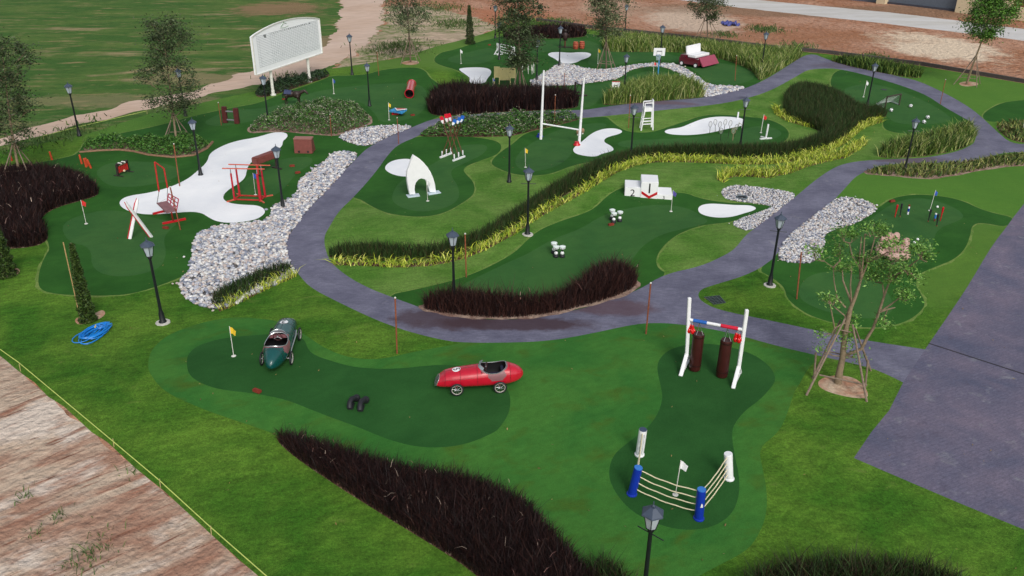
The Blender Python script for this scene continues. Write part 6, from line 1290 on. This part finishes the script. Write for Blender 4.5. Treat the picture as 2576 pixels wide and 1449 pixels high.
# ---- slim conifers
def conifer(base,top,r,label,cols,n,seed):
    rg=np.random.default_rng(seed);p=G(*base);tp=TOP(p,*top)-p;t=thing('slim_conifer',p,label,'conifer','slim conifers')
    MB().path([V(0,0,0),tp*.5,tp*.98],[.05,.035,.008],7).build('trunk',BARKD,t,True)
    f=rg.uniform(0.02,.97,n)**1.15;a=rg.uniform(0,6.28,n);rr=r*((1-f)**.75*.9+.12)*np.sqrt(rg.uniform(.3,1,n))*(1+.15*np.sin(f*40+a*2))
    v,f_,c=leaves(tp[0]*f+rr*np.cos(a),tp[1]*f+rr*np.sin(a),tp[2]*f,.055,cols,1.2);fastmesh('foliage',v,f_,3,ML,c,parent=t)
    return t,p,tp
CC=[L3(46,70,26),L3(60,86,32),L3(34,50,20),L3(74,94,40)]
t,p,tp=conifer((222,808),(178,606),.26,"slim bent conifer above the blue hose",CC,7500,3)
o=MB().tube(p+V(-.18,-.12,0),p+V(-.18,-.12,0)+V(0,0,tp[2])*1.0+V(tp[0],tp[1],0),.018,n=6).build('support_stake',mat('pale_bamboo',(168,142,96),.7),None,local=p);o.location=tuple(p);tag(o,"thin bamboo stake tied along the slim bent conifer",'stake')
conifer((14,694),(-14,560),.42,"conifer cut off by the left edge of the photo",CC,5000,4)
conifer((1183,111),(1180,10),.42,"tall narrow conifer on the far lawn edge",[L3(54,74,36),L3(70,88,46),L3(40,56,28)],5000,6)
# ---- large front tree
o8=lambda x,y:(1999+x*.324,550+y*.324)
p=G(*o8(335,1275));t=thing('young_tree',p,"largest propped tree with bare forked limbs beside the path",'tree',TG)
m=MB();at=lambda x,y,dy=0:TOP(p+V(0,dy,0),*o8(x,y))
trunk=[p,at(350,1180),at(372,1080),at(385,930),at(410,800),at(432,700)];m.path(trunk,[.12,.1,.085,.08,.075,.065],10)
m.path([at(432,700),at(470,610),at(500,520),at(515,470)],[.06,.05,.045,.03],8)
m.path([at(375,1070),at(450,1040),at(520,1010),at(560,930),at(610,850),at(660,710),at(695,600),at(732,500)],[.05,.05,.048,.045,.042,.038,.032,.02],8)
LIMB=[[(395,690),(330,620),(305,480),(300,380),(230,330)],[(440,650),(375,480),(370,400)],[(440,650),(432,520),(445,370)],[(520,410),(450,300),(425,190)],[(510,480),(505,290),(520,140)],[(515,470),(535,270),(545,120)],[(515,470),(580,310),(625,140)],[(580,310),(640,290),(665,210)],[(580,330),(640,310),(720,260)],[(670,720),(740,670),(810,620)],[(660,725),(720,705),(780,690)],[(410,800),(310,850),(270,640)],[(410,790),(385,750),(300,680)],[(732,500),(740,360),(870,280)],[(732,500),(890,370),(970,310)],[(695,600),(690,560),(680,500)],[(300,380),(350,330),(350,270)],[(732,500),(760,440),(880,400)]]
nodes=[]
for i,q_ in enumerate(LIMB):
    dys=[0,.25*math.sin(i*2.1),.5*math.sin(i*2.1),.6*math.sin(i*2.1),.7*math.sin(i*2.1)][:len(q_)];P_=[at(x,y,d) for (x,y),d in zip(q_,dys)];m.path(P_,[.03,.022,.015,.012,.009][:len(q_)],6,caps=False)
    nodes+=[(a_,x,y) for a_,(x,y) in zip(P_[1:],q_[1:])]
nodes+=[(at(385,930),385,930),(at(410,800),410,800),(at(375,1070),375,1070),(at(660,710),660,710)]
CL=[(360,90),(440,120),(560,70),(670,60),(690,110),(340,190),(200,260),(140,240),(350,270),(560,330),(640,370),(700,350),(820,370),(880,400),(780,190),(700,200),(1000,220),(1020,280),(940,230),(560,440),(640,450),(760,460),(340,380),(240,610),(300,640),(840,560),(870,590),(445,750),(450,800),(410,910),(400,960),(200,890),(200,1000),(690,790),(720,825),(930,450),(470,1060),(840,300),(500,300),(600,280),(760,400),(420,360)]
L=[];rg=np.random.default_rng(9);random.seed(4)
for i,(x,y) in enumerate(CL):
    dy=random.uniform(-.55,.55);e=at(x,y,dy);best=min(nodes,key=lambda n_:math.hypot(n_[1]-x,n_[2]-y)+(60 if n_[2]<y-20 else 0));dy=best[0][1]-at(best[1],best[2])[1]+random.uniform(-.25,.25);e=at(x,y,dy)
    s=best[0];mid=(s+e)/2+V(random.uniform(-.12,.12),dy*.2,-.12);m.path([s,mid,e],[.022,.014,.006],5,caps=False)
    for k in range(2): m.path([mid,e+V(random.uniform(-.25,.25),random.uniform(-.25,.25),random.uniform(-.1,.15))],[.009,.004],4,caps=False)
    n=int(random.uniform(100,200)*(.6 if y>700 else 1));q_=rg.normal(0,1,(n,3))*V(.14,.14,.09)*random.uniform(.7,1.2)+e-p;L.append(leaves(q_[:,0],q_[:,1],q_[:,2],.045,[np.array(c_)*random.uniform(.8,1.2) for c_ in [L3(88,134,50),L3(112,158,68),L3(70,110,42),L3(132,172,88)]],.3))
m.build('trunk',BARK,t,True,local=p);v,f_,c_=join(L);fastmesh('crown',v,f_,3,ML,c_,parent=t)
t=thing('tree_prop',p,"wooden props and tie bars round the largest tree",'tree prop','wooden tree props')
def gp(x,y): return G(*o8(x,y))
for a,b in((gp(90,1372),at(395,770)),(gp(560,1422),at(450,820,-.1)),(gp(140,1240),at(355,790,.3)),(gp(590,1180),at(470,850,.3))): MB().tube(a,b,.035,.028,n=7).build('pole',BAM,t,True,local=p)
for g0,x,y in((gp(150,1245),165,1040),(gp(545,1330),570,1100)): MB().tube(g0,TOP(g0,*o8(x,y)),.03,n=7).build('stake',BAM,t,True,local=p)
a=gp(175,1290)+V(0,0,.35);b=gp(545,1372)+V(0,0,.35);MB().tube(a,b,.024,n=6).tube(at(360,865,-.1),at(450,885,-.1),.022).tube(at(260,1030,.2),at(470,1080,.2),.02).build('tie_bar',BAM,t,local=p)
# ---- weeds on bare ground
W_=[]
for (x,y,r,n) in [(225,1398,0.3,150),(150,1300,.1,30),(90,1340,.1,25),(60,1250,.12,30),(330,1190,.1,20),(1925,75,.9,600),(1140,60,1.2,700),(1000,120,1.3,900),(720,196,.8,120),(1300,52,1.2,900),(1400,56,1.0,700),(2200,215-70,.6,300),(120,350,.8,130),(200,322,.8,120),(2010,118,.8,300),(1820,88,.7,300),(40,372,.8,120),(1110,20,1.5,600)]:
    g_=G(x,y);xx=rng.normal(g_[0],r,n);yy=rng.normal(g_[1],r*1.3,n);W_.append(blades(xx,yy,.14 if r<.6 else .24,.02 if y>1000 else .06,.8,[L3(74,100,48),L3(92,112,60),L3(60,84,42)],.4,.7))
v,f_,c_=join(W_);tag(fastmesh('weeds',v,f_,3,MG,c_),"loose green weeds scattered on the bare ground",'weeds',kind='stuff')
# ---- a few fallen leaves on the grass
lx,ly=samples(PARK,.35,1200);k=~inside(PATHW,lx,ly)|inside(ISLAND,lx,ly);lx=lx[k];ly=ly[k]
v,f_,c_=leaves(lx,ly,H(lx,ly)+.03,.035,[L3(132,112,66),L3(150,130,80),L3(104,84,52)],3);tag(fastmesh('fallen_leaves',v,f_,3,ML,c_),"small dry leaves scattered over the grass",'leaves',kind='stuff')
